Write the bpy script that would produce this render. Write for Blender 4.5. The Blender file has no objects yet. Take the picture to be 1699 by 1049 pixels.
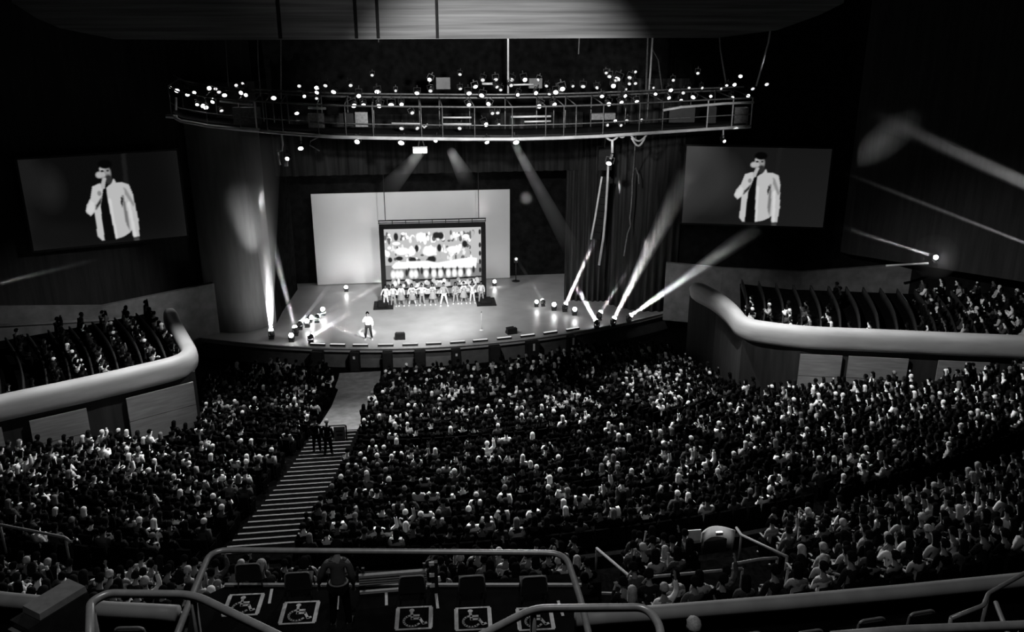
import bpy, bmesh, math, random
import numpy as np
from mathutils import Vector, Matrix
random.seed(7); rng = np.random.default_rng(7)
SC = bpy.context.scene
COL = SC.collection
PI = math.pi

# ------------------------------------------------------------------ camera, world, exposure, big lights
F = 1425.0; CX, CY = 849.5, 524.5
PIT, YAW = math.radians(18.8), math.radians(7.6)
CAM = np.array([0.0, 0.0, 22.1])
FW = np.array([math.sin(YAW)*math.cos(PIT), math.cos(YAW)*math.cos(PIT), -math.sin(PIT)])
RT = np.array([math.cos(YAW), -math.sin(YAW), 0.0]); UP = np.cross(RT, FW)
cd = bpy.data.cameras.new('camera'); cam = bpy.data.objects.new('camera', cd); COL.objects.link(cam)
cd.sensor_width = 36.0; cd.lens = 36.0*F/1699.0; cd.clip_end = 400
cam.location = CAM; cam.rotation_euler = (PI/2-PIT, 0, -YAW)
SC.camera = cam
SC.view_settings.view_transform = 'Standard'; SC.view_settings.look = 'None'
SC.view_settings.exposure = 0.0; SC.view_settings.gamma = 1.0; SC.view_settings.use_curve_mapping = False
W = bpy.data.worlds.new('hall_ambient'); SC.world = W; W.use_nodes = True
W.node_tree.nodes['Background'].inputs[0].default_value = (1, 1, 1, 1)
W.node_tree.nodes['Background'].inputs[1].default_value = 0.0012

def aim(o, target):
    d = Vector(target) - o.location
    o.rotation_euler = d.to_track_quat('-Z', 'Y').to_euler()
def area(name, loc, target, size, power, spread=180, size_y=None, shape='DISK'):
    l = bpy.data.lights.new(name, 'AREA'); l.energy = power; l.shape = shape; l.size = size
    if size_y: l.shape = 'RECTANGLE'; l.size_y = size_y
    l.spread = math.radians(spread)
    o = bpy.data.objects.new(name, l); COL.objects.link(o); o.location = loc; aim(o, target); return o
def spot(name, loc, target, angle, power, blend=0.5, r=0.1):
    l = bpy.data.lights.new(name, 'SPOT'); l.energy = power; l.spot_size = math.radians(angle); l.spot_blend = blend; l.shadow_soft_size = r
    o = bpy.data.objects.new(name, l); COL.objects.link(o); o.location = loc; aim(o, target); return o

# stage wash below the hanging rig, then unseen spots over the hall
spot('stage_wash_light', (3, 47.5, 15.2), (0.5, 60.5, 1.5), 44, 19000, 0.9)
spot('stage_wash_light', (-6, 50.5, 15.2), (7, 61, 1.5), 38, 8000, 0.9)
spot('house_light', (-8, 45.5, 20.2), (-7, 32, 2.5), 95, 10500, 0.6)  # unseen spots set ahead of the rig to light tops of heads
spot('house_light', (2, 43.5, 20.2), (2, 32, 3), 100, 10500, 0.6)
spot('house_light', (14, 44.0, 20.2), (16, 33, 3), 100, 12500, 0.6)
spot('house_light', (6, 38, 21.0), (5, 17, 9), 70, 7000, 0.6)
spot('box_light', (-3, 37, 20.5), (-17, 38.5, 6), 52, 6000, 0.8)
spot('box_light', (11, 34, 20.5), (27, 40, 6), 62, 9000, 0.8)
spot('wall_fill_light', (-5, 48, 15.0), (-20, 55, 3.5), 40, 3600, 0.9)  # unseen spots added to brighten the low walls beside the stage
spot('wall_fill_light', (9, 46, 15.0), (21, 57, 3.5), 34, 2600, 0.9)
spot('wall_fill_light', (2, 40, 15.5), (1.5, 54, 0.6), 60, 5000, 0.9)  # unseen spot added to lift the stage front fascia
spot('balcony_fill_light', (0, 6.5, 26.8), (0, 9.0, 14), 110, 1300, 0.6, 0.3)  # unseen spot added overhead to brighten the foreground rails
spot('rig_fill_light', (4, 26, 21.0), (6, 52, 16.2), 46, 21000, 0.6, 0.3)  # unseen spot over the stalls, added to brighten the rig pipes
spot('rig_fill_light', (20, 30, 20.0), (18, 52, 17.2), 20, 6000, 0.8, 0.3)  # another added spot, for the dim end of the rig
spot('bulkhead_light', (2, 36, 19.0), (2, 50, 22.6), 75, 420, 0.9, 0.3)

# ------------------------------------------------------------------ helpers
def ray(px, py): return FW*F + RT*(px-CX) - UP*(py-CY)
def onz(px, py, z): d = ray(px, py); return CAM + d*((z-CAM[2])/d[2])
def ony(px, py, y): d = ray(px, py); return CAM + d*((y-CAM[1])/d[1])
def project(p):
    v = np.asarray(p, float)-CAM; d = v@FW
    return CX+F*(v@RT)/d, CY-F*(v@UP)/d, d

class MB:
    def __init__(s): s.v = []; s.f = []; s.m = []; s.mi = 0
    def add(s, vs, fs):
        o = len(s.v); s.v += [tuple(map(float, p)) for p in vs]; s.f += [tuple(i+o for i in f) for f in fs]; s.m += [s.mi]*len(fs); return s
    def box(s, c, d, rz=0.0, taper=1.0, R=None):
        x, y, z = d[0]/2, d[1]/2, d[2]/2
        vs = [Vector((-x, -y, -z)), Vector((x, -y, -z)), Vector((x, y, -z)), Vector((-x, y, -z))]
        vs += [Vector((v.x*taper, v.y*taper, z)) for v in vs]
        M = R if R is not None else Matrix.Rotation(rz, 3, 'Z')
        vs = [M @ v + Vector(c) for v in vs]
        return s.add(vs, [(3, 2, 1, 0), (4, 5, 6, 7), (0, 1, 5, 4), (1, 2, 6, 5), (2, 3, 7, 6), (3, 0, 4, 7)])
    def tube(s, path, r, n=8, closed=False, ry=None, cap=True):
        P = [Vector(p) for p in path]; k = len(P); rings = []
        for i, p in enumerate(P):
            if closed: t = (P[(i+1) % k]-P[i-1])
            else: t = P[min(i+1, k-1)]-P[max(i-1, 0)]
            t.normalize()
            up = Vector((0, 0, 1)) if abs(t.z) < 0.9 else Vector((0, 1, 0))
            a = t.cross(up).normalized(); b = a.cross(t).normalized()
            rr = r[i] if isinstance(r, (list, tuple)) else r
            r2 = ry if ry else rr
            rings.append([p + a*(math.cos(q)*rr) + b*(math.sin(q)*r2) for q in [2*PI*j/n for j in range(n)]])
        vs = [v for R_ in rings for v in R_]; fs = []
        for i in range(k if closed else k-1):
            i2 = (i+1) % k
            for j in range(n): fs.append((i*n+j, i*n+(j+1) % n, i2*n+(j+1) % n, i2*n+j))
        if not closed and cap: fs += [tuple(range(n-1, -1, -1)), tuple((k-1)*n+j for j in range(n))]
        return s.add(vs, fs)
    def lathe(s, prof, n=12, c=(0, 0, 0), R=None):
        M = R if R is not None else Matrix.Identity(3)
        vs = [M @ Vector((r*math.cos(2*PI*j/n), r*math.sin(2*PI*j/n), z)) + Vector(c) for r, z in prof for j in range(n)]
        k = len(prof); fs = []
        for i in range(k-1):
            for j in range(n): fs.append((i*n+j, i*n+(j+1) % n, (i+1)*n+(j+1) % n, (i+1)*n+j))
        fs += [tuple(range(n-1, -1, -1)), tuple((k-1)*n+j for j in range(n))]
        return s.add(vs, fs)
    def prism(s, poly, z0, z1):
        n = len(poly); vs = [(x, y, z0) for x, y in poly]+[(x, y, z1) for x, y in poly]
        return s.add(vs, [tuple(range(n-1, -1, -1)), tuple(range(n, 2*n))]+[(i, (i+1) % n, n+(i+1) % n, n+i) for i in range(n)])
    def wall(s, path, z0, z1, th=0.3):
        """upright wall along a plan path; z0, z1 numbers or lists; thickness to the left of travel"""
        P = [Vector((p[0], p[1], 0)) for p in path]; k = len(P)
        Z0 = z0 if isinstance(z0, (list, tuple)) else [z0]*k; Z1 = z1 if isinstance(z1, (list, tuple)) else [z1]*k
        vs = []
        for i, p in enumerate(P):
            t = (P[min(i+1, k-1)]-P[max(i-1, 0)]).normalized(); q = p+Vector((-t.y, t.x, 0))*th
            vs += [(p.x, p.y, Z0[i]), (p.x, p.y, Z1[i]), (q.x, q.y, Z1[i]), (q.x, q.y, Z0[i])]
        fs = []
        for i in range(k-1):
            a, b = i*4, i*4+4
            fs += [(a, b, b+1, a+1), (a+1, b+1, b+2, a+2), (a+2, b+2, b+3, a+3), (a+3, b+3, b, a)]
        fs += [(0, 1, 2, 3), (k*4-1, k*4-2, k*4-3, k*4-4)]
        return s.add(vs, fs)
    def mesh(s, name, mats, smooth=False):
        me = bpy.data.meshes.new(name); me.from_pydata(s.v, [], s.f); me.update()
        for m in (mats if isinstance(mats, (list, tuple)) else [mats]): me.materials.append(m)
        if any(s.m): me.polygons.foreach_set('material_index', s.m)
        if smooth: me.polygons.foreach_set('use_smooth', [True]*len(me.polygons))
        return me
    def build(s, name, mats, parent=None, smooth=False, loc=None, fix=True):
        me = s.mesh(name, mats, smooth)
        if fix:
            b = bmesh.new(); b.from_mesh(me); bmesh.ops.recalc_face_normals(b, faces=b.faces); b.to_mesh(me); b.free()
        o = bpy.data.objects.new(name, me); COL.objects.link(o)
        if parent: o.parent = parent
        if loc is not None: o.location = loc
        return o

def tag(o, label=None, cat=None, group=None, kind=None):
    if label: o['label'] = label
    if cat: o['category'] = cat
    if group: o['group'] = group
    if kind: o['kind'] = kind
    return o
def thing(name, label, cat, loc=(0, 0, 0), rz=0.0, group=None):
    o = bpy.data.objects.new(name, None); COL.objects.link(o); o.empty_display_size = 0.1
    o.location = loc; o.rotation_euler = (0, 0, rz); return tag(o, label, cat, group)
KIDS = {}
def copy_tree(o, parent=None):
    c = o.copy(); COL.objects.link(c)
    if parent: c.parent = parent
    for ch in list(o.children): copy_tree(ch, c)
    return c
def struct(mb, name, mat, label=None, smooth=False):
    o = mb.build(name, mat, smooth=smooth); return tag(o, label, None, None, 'structure')
def rounded(pts, rad, n=5):
    P = [Vector(p) for p in pts]; out = [P[0]]
    for a, b, c in zip(P, P[1:], P[2:]):
        u = (a-b); v = (c-b); r = min(rad, u.length*.45, v.length*.45); p0 = b+u.normalized()*r; p1 = b+v.normalized()*r
        for i in range(n+1):
            t = i/n; out.append(p0*(1-t)**2+b*2*t*(1-t)+p1*t*t)
    out.append(P[-1]); return out
def resample(path, step):
    P = [Vector(p) for p in path]; out = [P[0].copy()]
    for a, b in zip(P, P[1:]):
        k = max(1, int(round((b-a).length/step)))
        for i in range(1, k+1): out.append(a.lerp(b, i/k))
    return out
ORD = ('first second third fourth fifth sixth seventh eighth ninth tenth eleventh twelfth thirteenth fourteenth fifteenth sixteenth seventeenth eighteenth nineteenth '
       'twentieth').split()
TENS = {2: 'twenty', 3: 'thirty', 4: 'forty', 5: 'fifty', 6: 'sixty', 7: 'seventy', 8: 'eighty', 9: 'ninety'}
def ordinal(n):
    if n <= 20: return ORD[n-1]
    t, u = divmod(n, 10)
    return (TENS[t][:-1]+'ieth') if u == 0 else TENS[t]+'-'+ORD[u-1]

# ------------------------------------------------------------------ materials
def mat(name, g, rough=0.6, metal=0.0, noise=0.0, scale=4.0, wave=None, bump=0.0, spec=0.3, stretch=(1, 1, 1)):
    m = bpy.data.materials.new(name); m.use_nodes = True; nt = m.node_tree; b = nt.nodes['Principled BSDF']
    b.inputs['Roughness'].default_value = rough; b.inputs['Metallic'].default_value = metal; b.inputs['Specular IOR Level'].default_value = 0.0 if g < .03 and rough > .7 else (.05 if rough > .8 else spec)
    b.inputs['Base Color'].default_value = (g, g, g, 1)
    tc = nt.nodes.new('ShaderNodeTexCoord'); mp = nt.nodes.new('ShaderNodeMapping'); mp.inputs['Scale'].default_value = stretch
    nt.links.new(tc.outputs['Object'], mp.inputs[0])
    if wave:
        t = nt.nodes.new('ShaderNodeTexWave'); t.inputs['Scale'].default_value = scale; t.inputs['Distortion'].default_value = wave[1]; t.bands_direction = wave[0]; t.inputs['Detail'].default_value = 3
    else:
        t = nt.nodes.new('ShaderNodeTexNoise'); t.inputs['Scale'].default_value = scale; t.inputs['Detail'].default_value = 5
    nt.links.new(mp.outputs[0], t.inputs['Vector'])
    fac = t.outputs[1] if wave else t.outputs[0]
    r = nt.nodes.new('ShaderNodeMapRange'); r.inputs[1].default_value = 0.3 if not wave else 0; r.inputs[2].default_value = 0.7 if not wave else 1
    r.inputs[3].default_value = max(0, g*(1-noise)); r.inputs[4].default_value = min(1, g*(1+noise))
    nt.links.new(fac, r.inputs[0]); nt.links.new(r.outputs[0], b.inputs['Base Color'])
    if bump:
        bp = nt.nodes.new('ShaderNodeBump'); bp.inputs['Strength'].default_value = bump; nt.links.new(fac, bp.inputs['Height']); nt.links.new(bp.outputs[0], b.inputs['Normal'])
    return m
def emit(name, g, s):
    m = bpy.data.materials.new(name); m.use_nodes = True; nt = m.node_tree; nt.nodes.clear()
    e = nt.nodes.new('ShaderNodeEmission'); e.inputs[0].default_value = (g, g, g, 1); e.inputs[1].default_value = s
    o = nt.nodes.new('ShaderNodeOutputMaterial'); nt.links.new(e.outputs[0], o.inputs[0]); return m
def video(name, s):
    m = bpy.data.materials.new(name); m.use_nodes = True; nt = m.node_tree; nt.nodes.clear()
    a = nt.nodes.new('ShaderNodeAttribute'); a.attribute_name = 'video'
    e = nt.nodes.new('ShaderNodeEmission'); e.inputs[1].default_value = s
    o = nt.nodes.new('ShaderNodeOutputMaterial'); nt.links.new(a.outputs[0], e.inputs[0]); nt.links.new(e.outputs[0], o.inputs[0]); return m
def haze_mat(name, dens):
    m = bpy.data.materials.new(name); m.use_nodes = True; nt = m.node_tree; nt.nodes.clear()
    v = nt.nodes.new('ShaderNodeVolumeScatter'); v.inputs['Density'].default_value = dens; v.inputs['Color'].default_value = (1, 1, 1, 1)
    o = nt.nodes.new('ShaderNodeOutputMaterial'); nt.links.new(v.outputs[0], o.inputs['Volume']); return m
def crowd_mat(name, stops, island=True):
    m = bpy.data.materials.new(name); m.use_nodes = True; nt = m.node_tree; b = nt.nodes['Principled BSDF']
    b.inputs['Roughness'].default_value = 0.8; b.inputs['Specular IOR Level'].default_value = 0.03
    g = nt.nodes.new('ShaderNodeNewGeometry'); r = nt.nodes.new('ShaderNodeValToRGB'); r.color_ramp.interpolation = 'CONSTANT'
    el = r.color_ramp.elements
    while len(el) < len(stops): el.new(0.5)
    for e, (p, c) in zip(el, stops): e.position = p; e.color = (c, c, c, 1)
    nt.links.new(g.outputs['Random Per Island'], r.inputs[0]); nt.links.new(r.outputs[0], b.inputs['Base Color']); return m

M = {}
M['black'] = mat('matte_black', 0.008, 0.7, noise=.4)
M['black_metal'] = mat('black_painted_metal', 0.02, 0.45, noise=.3)
M['wall'] = mat('dark_wall_plaster', 0.03, 0.8, noise=.35, scale=1.2, stretch=(3, 3, .25))
M['dark'] = mat('dark_acoustic_cloth', 0.012, 0.9, noise=.4, scale=2)
M['panel'] = mat('pale_wood_panel', 0.30, 0.6, noise=.2, scale=1.5, stretch=(.6, .6, 6))
M['ledge'] = mat('grey_concrete', 0.20, 0.8, noise=.25, scale=1.5)
M['tube'] = mat('pale_polished_concrete', 0.5, 0.5, noise=.16, scale=.9, stretch=(.5, .5, 3))
M['plank'] = mat('ceiling_planks', 0.28, 0.8, noise=.45, scale=1.0, stretch=(.12, 1, 5))
M['curtain'] = mat('dark_velvet_curtain', 0.035, 0.9, noise=.5, scale=2, stretch=(2, 2, .1))
M['column'] = mat('grey_plaster_column', 0.26, 0.7, noise=.15, scale=1.5, stretch=(2, 2, .3))
M['stage'] = mat('grey_stage_floor', 0.42, 0.38, noise=.12, scale=.7, spec=.5)
M['fascia'] = mat('stage_fascia', 0.10, 0.7, noise=.2, scale=2)
M['cyc'] = mat('white_cyclorama_cloth', 0.72, 0.9, noise=.04, scale=.3)
M['floor'] = mat('dark_carpet', 0.004, 0.95, noise=.4, scale=6)
M['aisle'] = mat('grey_aisle_carpet', 0.22, 0.9, noise=.25, scale=2.0)
M['nosing'] = mat('pale_step_nosing', 0.17, 0.7, noise=.2)
M['seat'] = mat('dark_seat_upholstery', 0.005, 0.85, noise=.4, scale=9)
M['rail'] = mat('brushed_steel_rail', 0.24, 0.35, metal=.25, noise=.15, scale=14)
M['railgrey'] = mat('grey_painted_rail', 0.22, 0.5, noise=.15, scale=9)
M['truss'] = mat('grey_truss_pipe', 0.25, 0.45, metal=.5, noise=.3, scale=8)
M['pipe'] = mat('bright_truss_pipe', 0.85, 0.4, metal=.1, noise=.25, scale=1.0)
M['lampbody'] = mat('black_lamp_housing', 0.03, 0.5, noise=.3, scale=20)
M['lampsilver'] = mat('silver_lamp_housing', 0.5, 0.35, metal=.6, noise=.2, scale=20)
M['white'] = mat('white_paint', 0.7, 0.6, noise=.1, scale=10)
M['mark'] = mat('white_floor_paint', 0.6, 0.7, noise=.15, scale=10)
M['skin'] = mat('skin', 0.20, 0.55, noise=.08, scale=20)
M['hair'] = mat('dark_hair', 0.008, 0.75, noise=.4, scale=40)
M['hairpale'] = mat('grey_hair', 0.35, 0.6, noise=.3, scale=40)
M['trouser'] = mat('dark_trousers', 0.006, 0.8, noise=.3, scale=30)
M['shoe'] = mat('pale_shoes', 0.75, 0.5, noise=.1, scale=30)
M['cloth0'] = mat('black_shirt', 0.004, 0.85, noise=.3, scale=25)
M['cloth1'] = mat('dark_grey_shirt', 0.015, 0.85, noise=.3, scale=25)
M['cloth2'] = mat('mid_grey_shirt', 0.07, 0.85, noise=.25, scale=25)
M['cloth3'] = mat('pale_grey_shirt', 0.38, 0.85, noise=.15, scale=25)
M['cloth4'] = mat('white_shirt', 0.78, 0.85, noise=.06, scale=25)
M['plaid'] = mat('plaid_shirt', 0.07, 0.85, noise=.8, scale=14, wave=('Z', .3))
M['lens'] = emit('lamp_lens_lit', 1, 6.0)
M['lensdim'] = emit('lamp_lens_dim', 1, .9)
M['lensbig'] = emit('floor_lamp_lens', 1, 30.0)
M['glowfoot'] = emit('footlight_diffuser', 1, .75)
M['exit'] = emit('exit_sign_face', 1, .9)

# ------------------------------------------------------------------ setting: stage
SX = 1.7
def edgeY(x): return 54.35 + 0.0157*(x-SX)**2
mb = MB()
xs = np.linspace(-15.0, 21.5, 50)
poly = [(x, edgeY(x)) for x in xs]+[(21.5, 72), (-15, 72)]
mb.prism(poly, 1.2, 1.5); struct(mb, 'floor_stage', M['stage'], 'grey stage floor with a curved front edge')
mb = MB(); mb.wall([(x, edgeY(x)+.25) for x in xs], -0.2, 1.2, .3); struct(mb, 'trim_stage_front', M['fascia'], 'grey curved fascia below the stage edge')
mb = MB(); mb.tube([(x, edgeY(x)-.03, 1.47) for x in xs], .07, 6); struct(mb, 'trim_stage_edge', mat('pale_stage_nosing', .45, .5, noise=.1), 'pale lip along the curved stage edge', True)

# proscenium columns, valance, back wall
def column(name, a, b, bulge, z1, m, label, ripple=0.0, waves=0):
    A, B = Vector(a), Vector(b); t = (B-A); nrm = Vector((t.y, -t.x)).normalized(); pts = []
    for i in range(61):
        u = i/60; p = A+t*u+nrm*(bulge*math.sin(PI*u)+ripple*math.sin(2*PI*waves*u)); pts.append((p.x, p.y))
    w = MB(); w.wall(pts, 1.5, z1, .25); return struct(w, name, m, label, True)
column('trim_proscenium_left', (-13.75, 59.6), (-9.15, 60.6), 1.2, 18.5, M['column'], 'grey rounded proscenium pier at the stage')
mb = MB(); mb.wall([(-9.15, 60.6), (-9.05, 63.2), (-8.5, 69)], 1.5, 18.5, .25); struct(mb, 'wall_stage_left', M['dark'])
column('trim_proscenium_right', (15.8, 61.8), (20.3, 59.6), .9, 18.5, M['curtain'], 'dark fluted pier at the far stage side', .12, 9)
column('trim_curtain_right', (12.6, 63.4), (15.9, 62.6), .25, 14.2, M['curtain'], 'dark side curtain hanging in folds', .13, 8)
mb = MB()
pts = [(-8.6+22.2*i/200, 63.0+.1*math.sin(i*0.9)+.05*math.sin(i*.37)) for i in range(201)]
mb.wall(pts, 11.75, 16.0, .1); struct(mb, 'trim_valance', M['curtain'], 'dark pleated valance over the stage opening', True)
mb = MB(); mb.wall([(24, 71.0), (-20, 71.0)], 0, 24, .3); struct(mb, 'wall_back', M['dark'])
mb = MB(); mb.wall([(-25, 64.6), (-9, 64.6), (14, 64.6), (34, 64.6)], [14.2]*4, [30]*4, .3); struct(mb, 'wall_header', M['dark'])
# lit ceiling bulkhead of horizontal planks
mb = MB()
low = [onz(20, 4, 22.6), ]
bk = [(20, 4), (60, 30), (100, 47), (190, 65), (340, 67), (500, 66), (840, 64), (1050, 63), (1190, 63), (1290, 50), (1360, 25), (1400, 5)]
BY = 50.0
P = [ony(x, y, BY) for x, y in bk]
vs = []
for p in P: vs += [(p[0], BY, p[2]), (p[0], BY, 26.9), (p[0], BY+.3, 26.9), (p[0], BY+.3, p[2])]
fs = []
for i in range(len(P)-1):
    a, b = i*4, i*4+4; fs += [(a, b, b+1, a+1), (a+1, b+1, b+2, a+2), (a+2, b+2, b+3, a+3), (a+3, b+3, b, a)]
mb.add(vs, fs); struct(mb, 'ceiling_bulkhead', M['plank'], 'planked ceiling bulkhead above the lighting rig')
mb = MB()
for px in (466, 592, 628, 726):
    p = ony(px, 64, BY-.05); mb.box((p[0], BY-.05, p[2]+2.0), (.16, .1, 4.0))
struct(mb, 'trim_bulkhead', M['black'], 'dark upright joints between bulkhead planks')
mb = MB(); mb.box((5, 30, 27.2), (110, 100, .4)); struct(mb, 'ceiling', M['dark'])

# side walls and low pale walls
mb = MB(); mb.wall([(-9.4, 61.4), (-13.9, 60.2), (-23.2, 56.7), (-34, 52), (-46, 42), (-46, -15)][::-1], -.5, 27, .4); struct(mb, 'wall_left', M['wall'])
mb = MB(); mb.wall([(46, -15), (46, 44), (38, 51), (31.0, 57.0), (20.6, 60.2), (20.2, 61.5)], -.5, 27, .4); struct(mb, 'wall_right', M['dark'])
E1 = ony(1445, 0, 55); 
mb = MB(); mb.wall([(45.5, 40), (31.3, 55.0), (31.2, 55.6)][::1], 6.8, 27, .3); struct(mb, 'wall_right_gallery', M['wall'], 'dark upright-grained side wall beyond the far box')
zt = [ony(357, 470, 59.0)[2], ony(170, 508, 55.0)[2], ony(0, 506, 51.6)[2]]
mb = MB(); mb.wall([(-40, 47.2), (-27.5, 51.6), (-19.0, 55.0), (-12.85, 59.0)], 1.0, [zt[2]+.4, zt[2], zt[1], zt[0]], .35); struct(mb, 'wall_low_left', M['ledge'], 'pale low wall behind the near box and below the video screen')
mb = MB(); mb.tube([(-40, 46.6, 5.0), tuple(ony(0, 541, 51.0)), tuple(ony(235, 528, 53.6))], .12, 6); struct(mb, 'trim_low_left', M['ledge'], 'thin ledge along the pale low wall')
R0 = [(19.3, 59.0, 1078, 437), (23.0, 57.4, 1170, 446), (28.5, 56.0, 1320, 452), (33.5, 53.6, 1450, 442), (45, 49.5, 1699, 430)]
mb = MB(); mb.wall([(a, b) for a, b, _, _ in R0], 1.0, [ony(px, py, b)[2] for a, b, px, py in R0], .35)
struct(mb, 'wall_low_right', M['ledge'], 'pale low wall behind the far box')

# floor of the stalls: stepped rings round the stage
CC = (2.0, 79.0)
def floor_z(r):
    t = max(0.0, r-27.0); return 0.12*t+0.0024*t*t
def mezz_z(r): return 6.35+0.50*(r-57.6)
ROW = 0.9
MAIN = [27.7+ROW*i for i in range(31)]
MEZZ = [58.2+0.86*i for i in range(9)]
def pol(r, th): return (CC[0]+r*math.sin(th), CC[1]-r*math.cos(th))
def ringfloor(radii, zf, depth, a0, a1, n=64):
    w = MB()
    for r in radii:
        z = zf(r); vs = []
        for i in range(n+1):
            th = a0+(a1-a0)*i/n
            x0, y0 = pol(r-.5*depth, th); x1, y1 = pol(r+.5*depth, th)
            vs += [(x0, y0, z-1.2), (x0, y0, z), (x1, y1, z)]
        fs = []
        for i in range(n):
            a, b = i*3, i*3+3; fs += [(a, a+1, b+1, b), (a+1, a+2, b+2, b+1)]
        w.add(vs, fs)
    return w
w = ringfloor([25.0, 26.0, 26.9]+MAIN+[55.6, 56.5], lambda r: floor_z(min(r, 55)), ROW+.12, -1.1, 1.1); struct(w, 'floor', M['floor'], 'dark stepped floor of the stalls')
w = ringfloor(MEZZ, mezz_z, .86, -.62, .72); struct(w, 'floor_lower_tier', M['floor'], 'dark stepped floor of the lower tier')
w = MB(); w.wall([pol(57.3, -.9+1.9*i/40) for i in range(41)], 4.5, 6.75, .2); struct(w, 'wall_lower_tier', M['dark'], 'dark wall in front of the lower tier')

# aisle ramp and stairs
AP = [(-3.0, 53.0), (-3.25, 46.5), (-3.75, 41.5), (-4.2, 36.0), (-4.75, 30.5), (-5.3, 25.2)]
def aisle_x(y):
    for (x0, y0), (x1, y1) in zip(AP, AP[1:]):
        if y1 <= y <= y0: return x0+(x1-x0)*(y0-y)/(y0-y1)
    return AP[0][0] if y > 53 else AP[-1][0]
def aisle_w(y): return 2.7 if y > 50 else (2.2 if y > 41 else 2.5)
def fz(x, y): return floor_z(math.hypot(x-CC[0], y-CC[1]))
mb = MB(); vs = []; n = 24
for i in range(n+1):
    y = 53.4-(53.4-41.6)*i/n; x = aisle_x(y); w_ = aisle_w(y)/2; z = fz(x, y)+.30
    if i < 3: w_ *= 1.0
    vs += [(x-w_, y, z), (x+w_, y, z)]
mb.add(vs, [(2*i, 2*i+1, 2*i+3, 2*i+2) for i in range(n)]); struct(mb, 'floor_aisle', M['aisle'], 'pale grey carpeted aisle ramp running up to the stage')
mb = MB(); mn = MB(); k = 0; y = 41.0
while y > 25.2:
    x = aisle_x(y); z = fz(x, y)+.26; hw = aisle_w(y)/2
    mb.box((x, y, z-.2), (2*hw, .60, .4)); mn.box((x, y+.26, z+.012), (2*hw-.25, .085, .05)); y -= .62; k += 1
struct(mb, 'floor_stairs', M['floor'], 'dark aisle stairs between the seat blocks')
struct(mn, 'trim_stairs', M['nosing'], 'pale nosings on the aisle stairs')

# ------------------------------------------------------------------ side boxes with thick rounded parapets
def parapet(name, path, rx, rz, m, label, tail=None):
    p = resample(rounded(path, 1.5, 8), .6); w = MB(); n = 20; rr = [1.0]*len(p)
    prof = [(math.copysign(abs(math.cos(q))**.75, math.cos(q))*rx, math.copysign(abs(math.sin(q))**.75, math.sin(q))*rz) for q in [2*PI*j/n for j in range(n)]]
    vs = []; k = len(p)
    for i, c in enumerate(p):
        t = (p[min(i+1, k-1)]-p[max(i-1, 0)]); t.z = 0; t.normalize(); a = Vector((t.y, -t.x, 0))
        e = min(1.0, math.sqrt(max(.02, 1-(max(0, 1-min(i, k-1-i)/2.0))**2)))
        vs += [c+a*(u*e)+Vector((0, 0, v*e)) for u, v in prof]
    fs = [(i*n+j, i*n+(j+1) % n, (i+1)*n+(j+1) % n, (i+1)*n+j) for i in range(k-1) for j in range(n)]
    fs += [tuple(range(n-1, -1, -1)), tuple((k-1)*n+j for j in range(n))]
    w.add(vs, fs); return struct(w, name, m, label, True)
LZ, RZ = 5.9, 6.0
Lp = [onz(x, y, LZ) for x, y in ((-260, 735), (0, 677), (160, 643), (322, 604), (287, 540), (281, 520))]
Rp = [onz(x, y, RZ) for x, y in ((1145, 478), (1190, 500), (1217, 524), (1233, 547), (1330, 560), (1430, 564), (1560, 570), (1699, 576), (2000, 590))]
parapet('trim_box_parapet_left', Lp, .42, .60, M['tube'], 'thick pale rounded parapet of the near side box')
parapet('trim_box_parapet_right', Rp, .42, .62, M['tube'], 'thick pale rounded parapet of the far side box')
def under(path, name, inset):
    P = [Vector((p[0], p[1])) for p in path]; w = MB(); w.wall([(p.x, p.y) for p in P], -.3, 5.5, inset); return struct(w, name, M['wall'])
under([(p[0], p[1]) for p in Lp], 'wall_box_left', .3)
under([(p[0], p[1]) for p in Rp], 'wall_box_right', .3)
# pale wood panels on the walls beneath the boxes
def panels(segs, z0, z1, name, side):
    w = MB()
    for (a, b) in segs:
        A, B = Vector(a), Vector(b); c = (A+B)/2; L = (B-A).length; t = (B-A).normalized(); ang = math.atan2(t.y, t.x)
        nrm = Vector((t.y, -t.x)) * .18
        for zz0, zz1 in ((z0, (z0+z1)/2-.02), ((z0+z1)/2+.02, z1)):
            w.box((c.x+nrm.x, c.y+nrm.y, (zz0+zz1)/2), (L, .1, zz1-zz0), rz=ang)
    return struct(w, name, M['panel'], 'pale wood panels on the wall below the box parapet')
def seg_on(path, cuts):
    out = []
    for (i, u0, u1) in cuts:
        A, B = Vector(path[i][:2]), Vector(path[i+1][:2]); out.append((tuple(A.lerp(B, u0)), tuple(A.lerp(B, u1))))
    return out
panels(seg_on(Lp, [(0, .55, .98), (1, .25, .85), (2, .25, .95)]), 2.6, 5.05, 'trim_panels_left', 1)
panels(seg_on(Rp, [(4, .0, .7), (5, -.15, .62), (6, .0, .62), (7, -.05, .5)]), 2.6, 5.1, 'trim_panels_right', 1)
# box floors
def boxfloor(path, inward, depth, z0, rise, name):
    P = [Vector((p[0], p[1], 0)) for p in path]; iv = Vector((inward[0], inward[1], 0)); vs = []
    for p in P:
        a = p+iv*.3; b = p+iv*depth; vs += [(a.x, a.y, z0), (b.x, b.y, z0+rise*depth)]
    w = MB(); w.add(vs, [(2*i, 2*i+1, 2*i+3, 2*i+2) for i in range(len(P)-1)]); return struct(w, name, M['floor'])
LIN = Vector((-.45, .89)); RIN = Vector((.35, .94))
boxfloor(Lp[:4], LIN, 9.0, 5.05, .12, 'floor_box_left')
boxfloor(Rp[3:], RIN, 8.5, 5.15, .12, 'floor_box_right')

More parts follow.
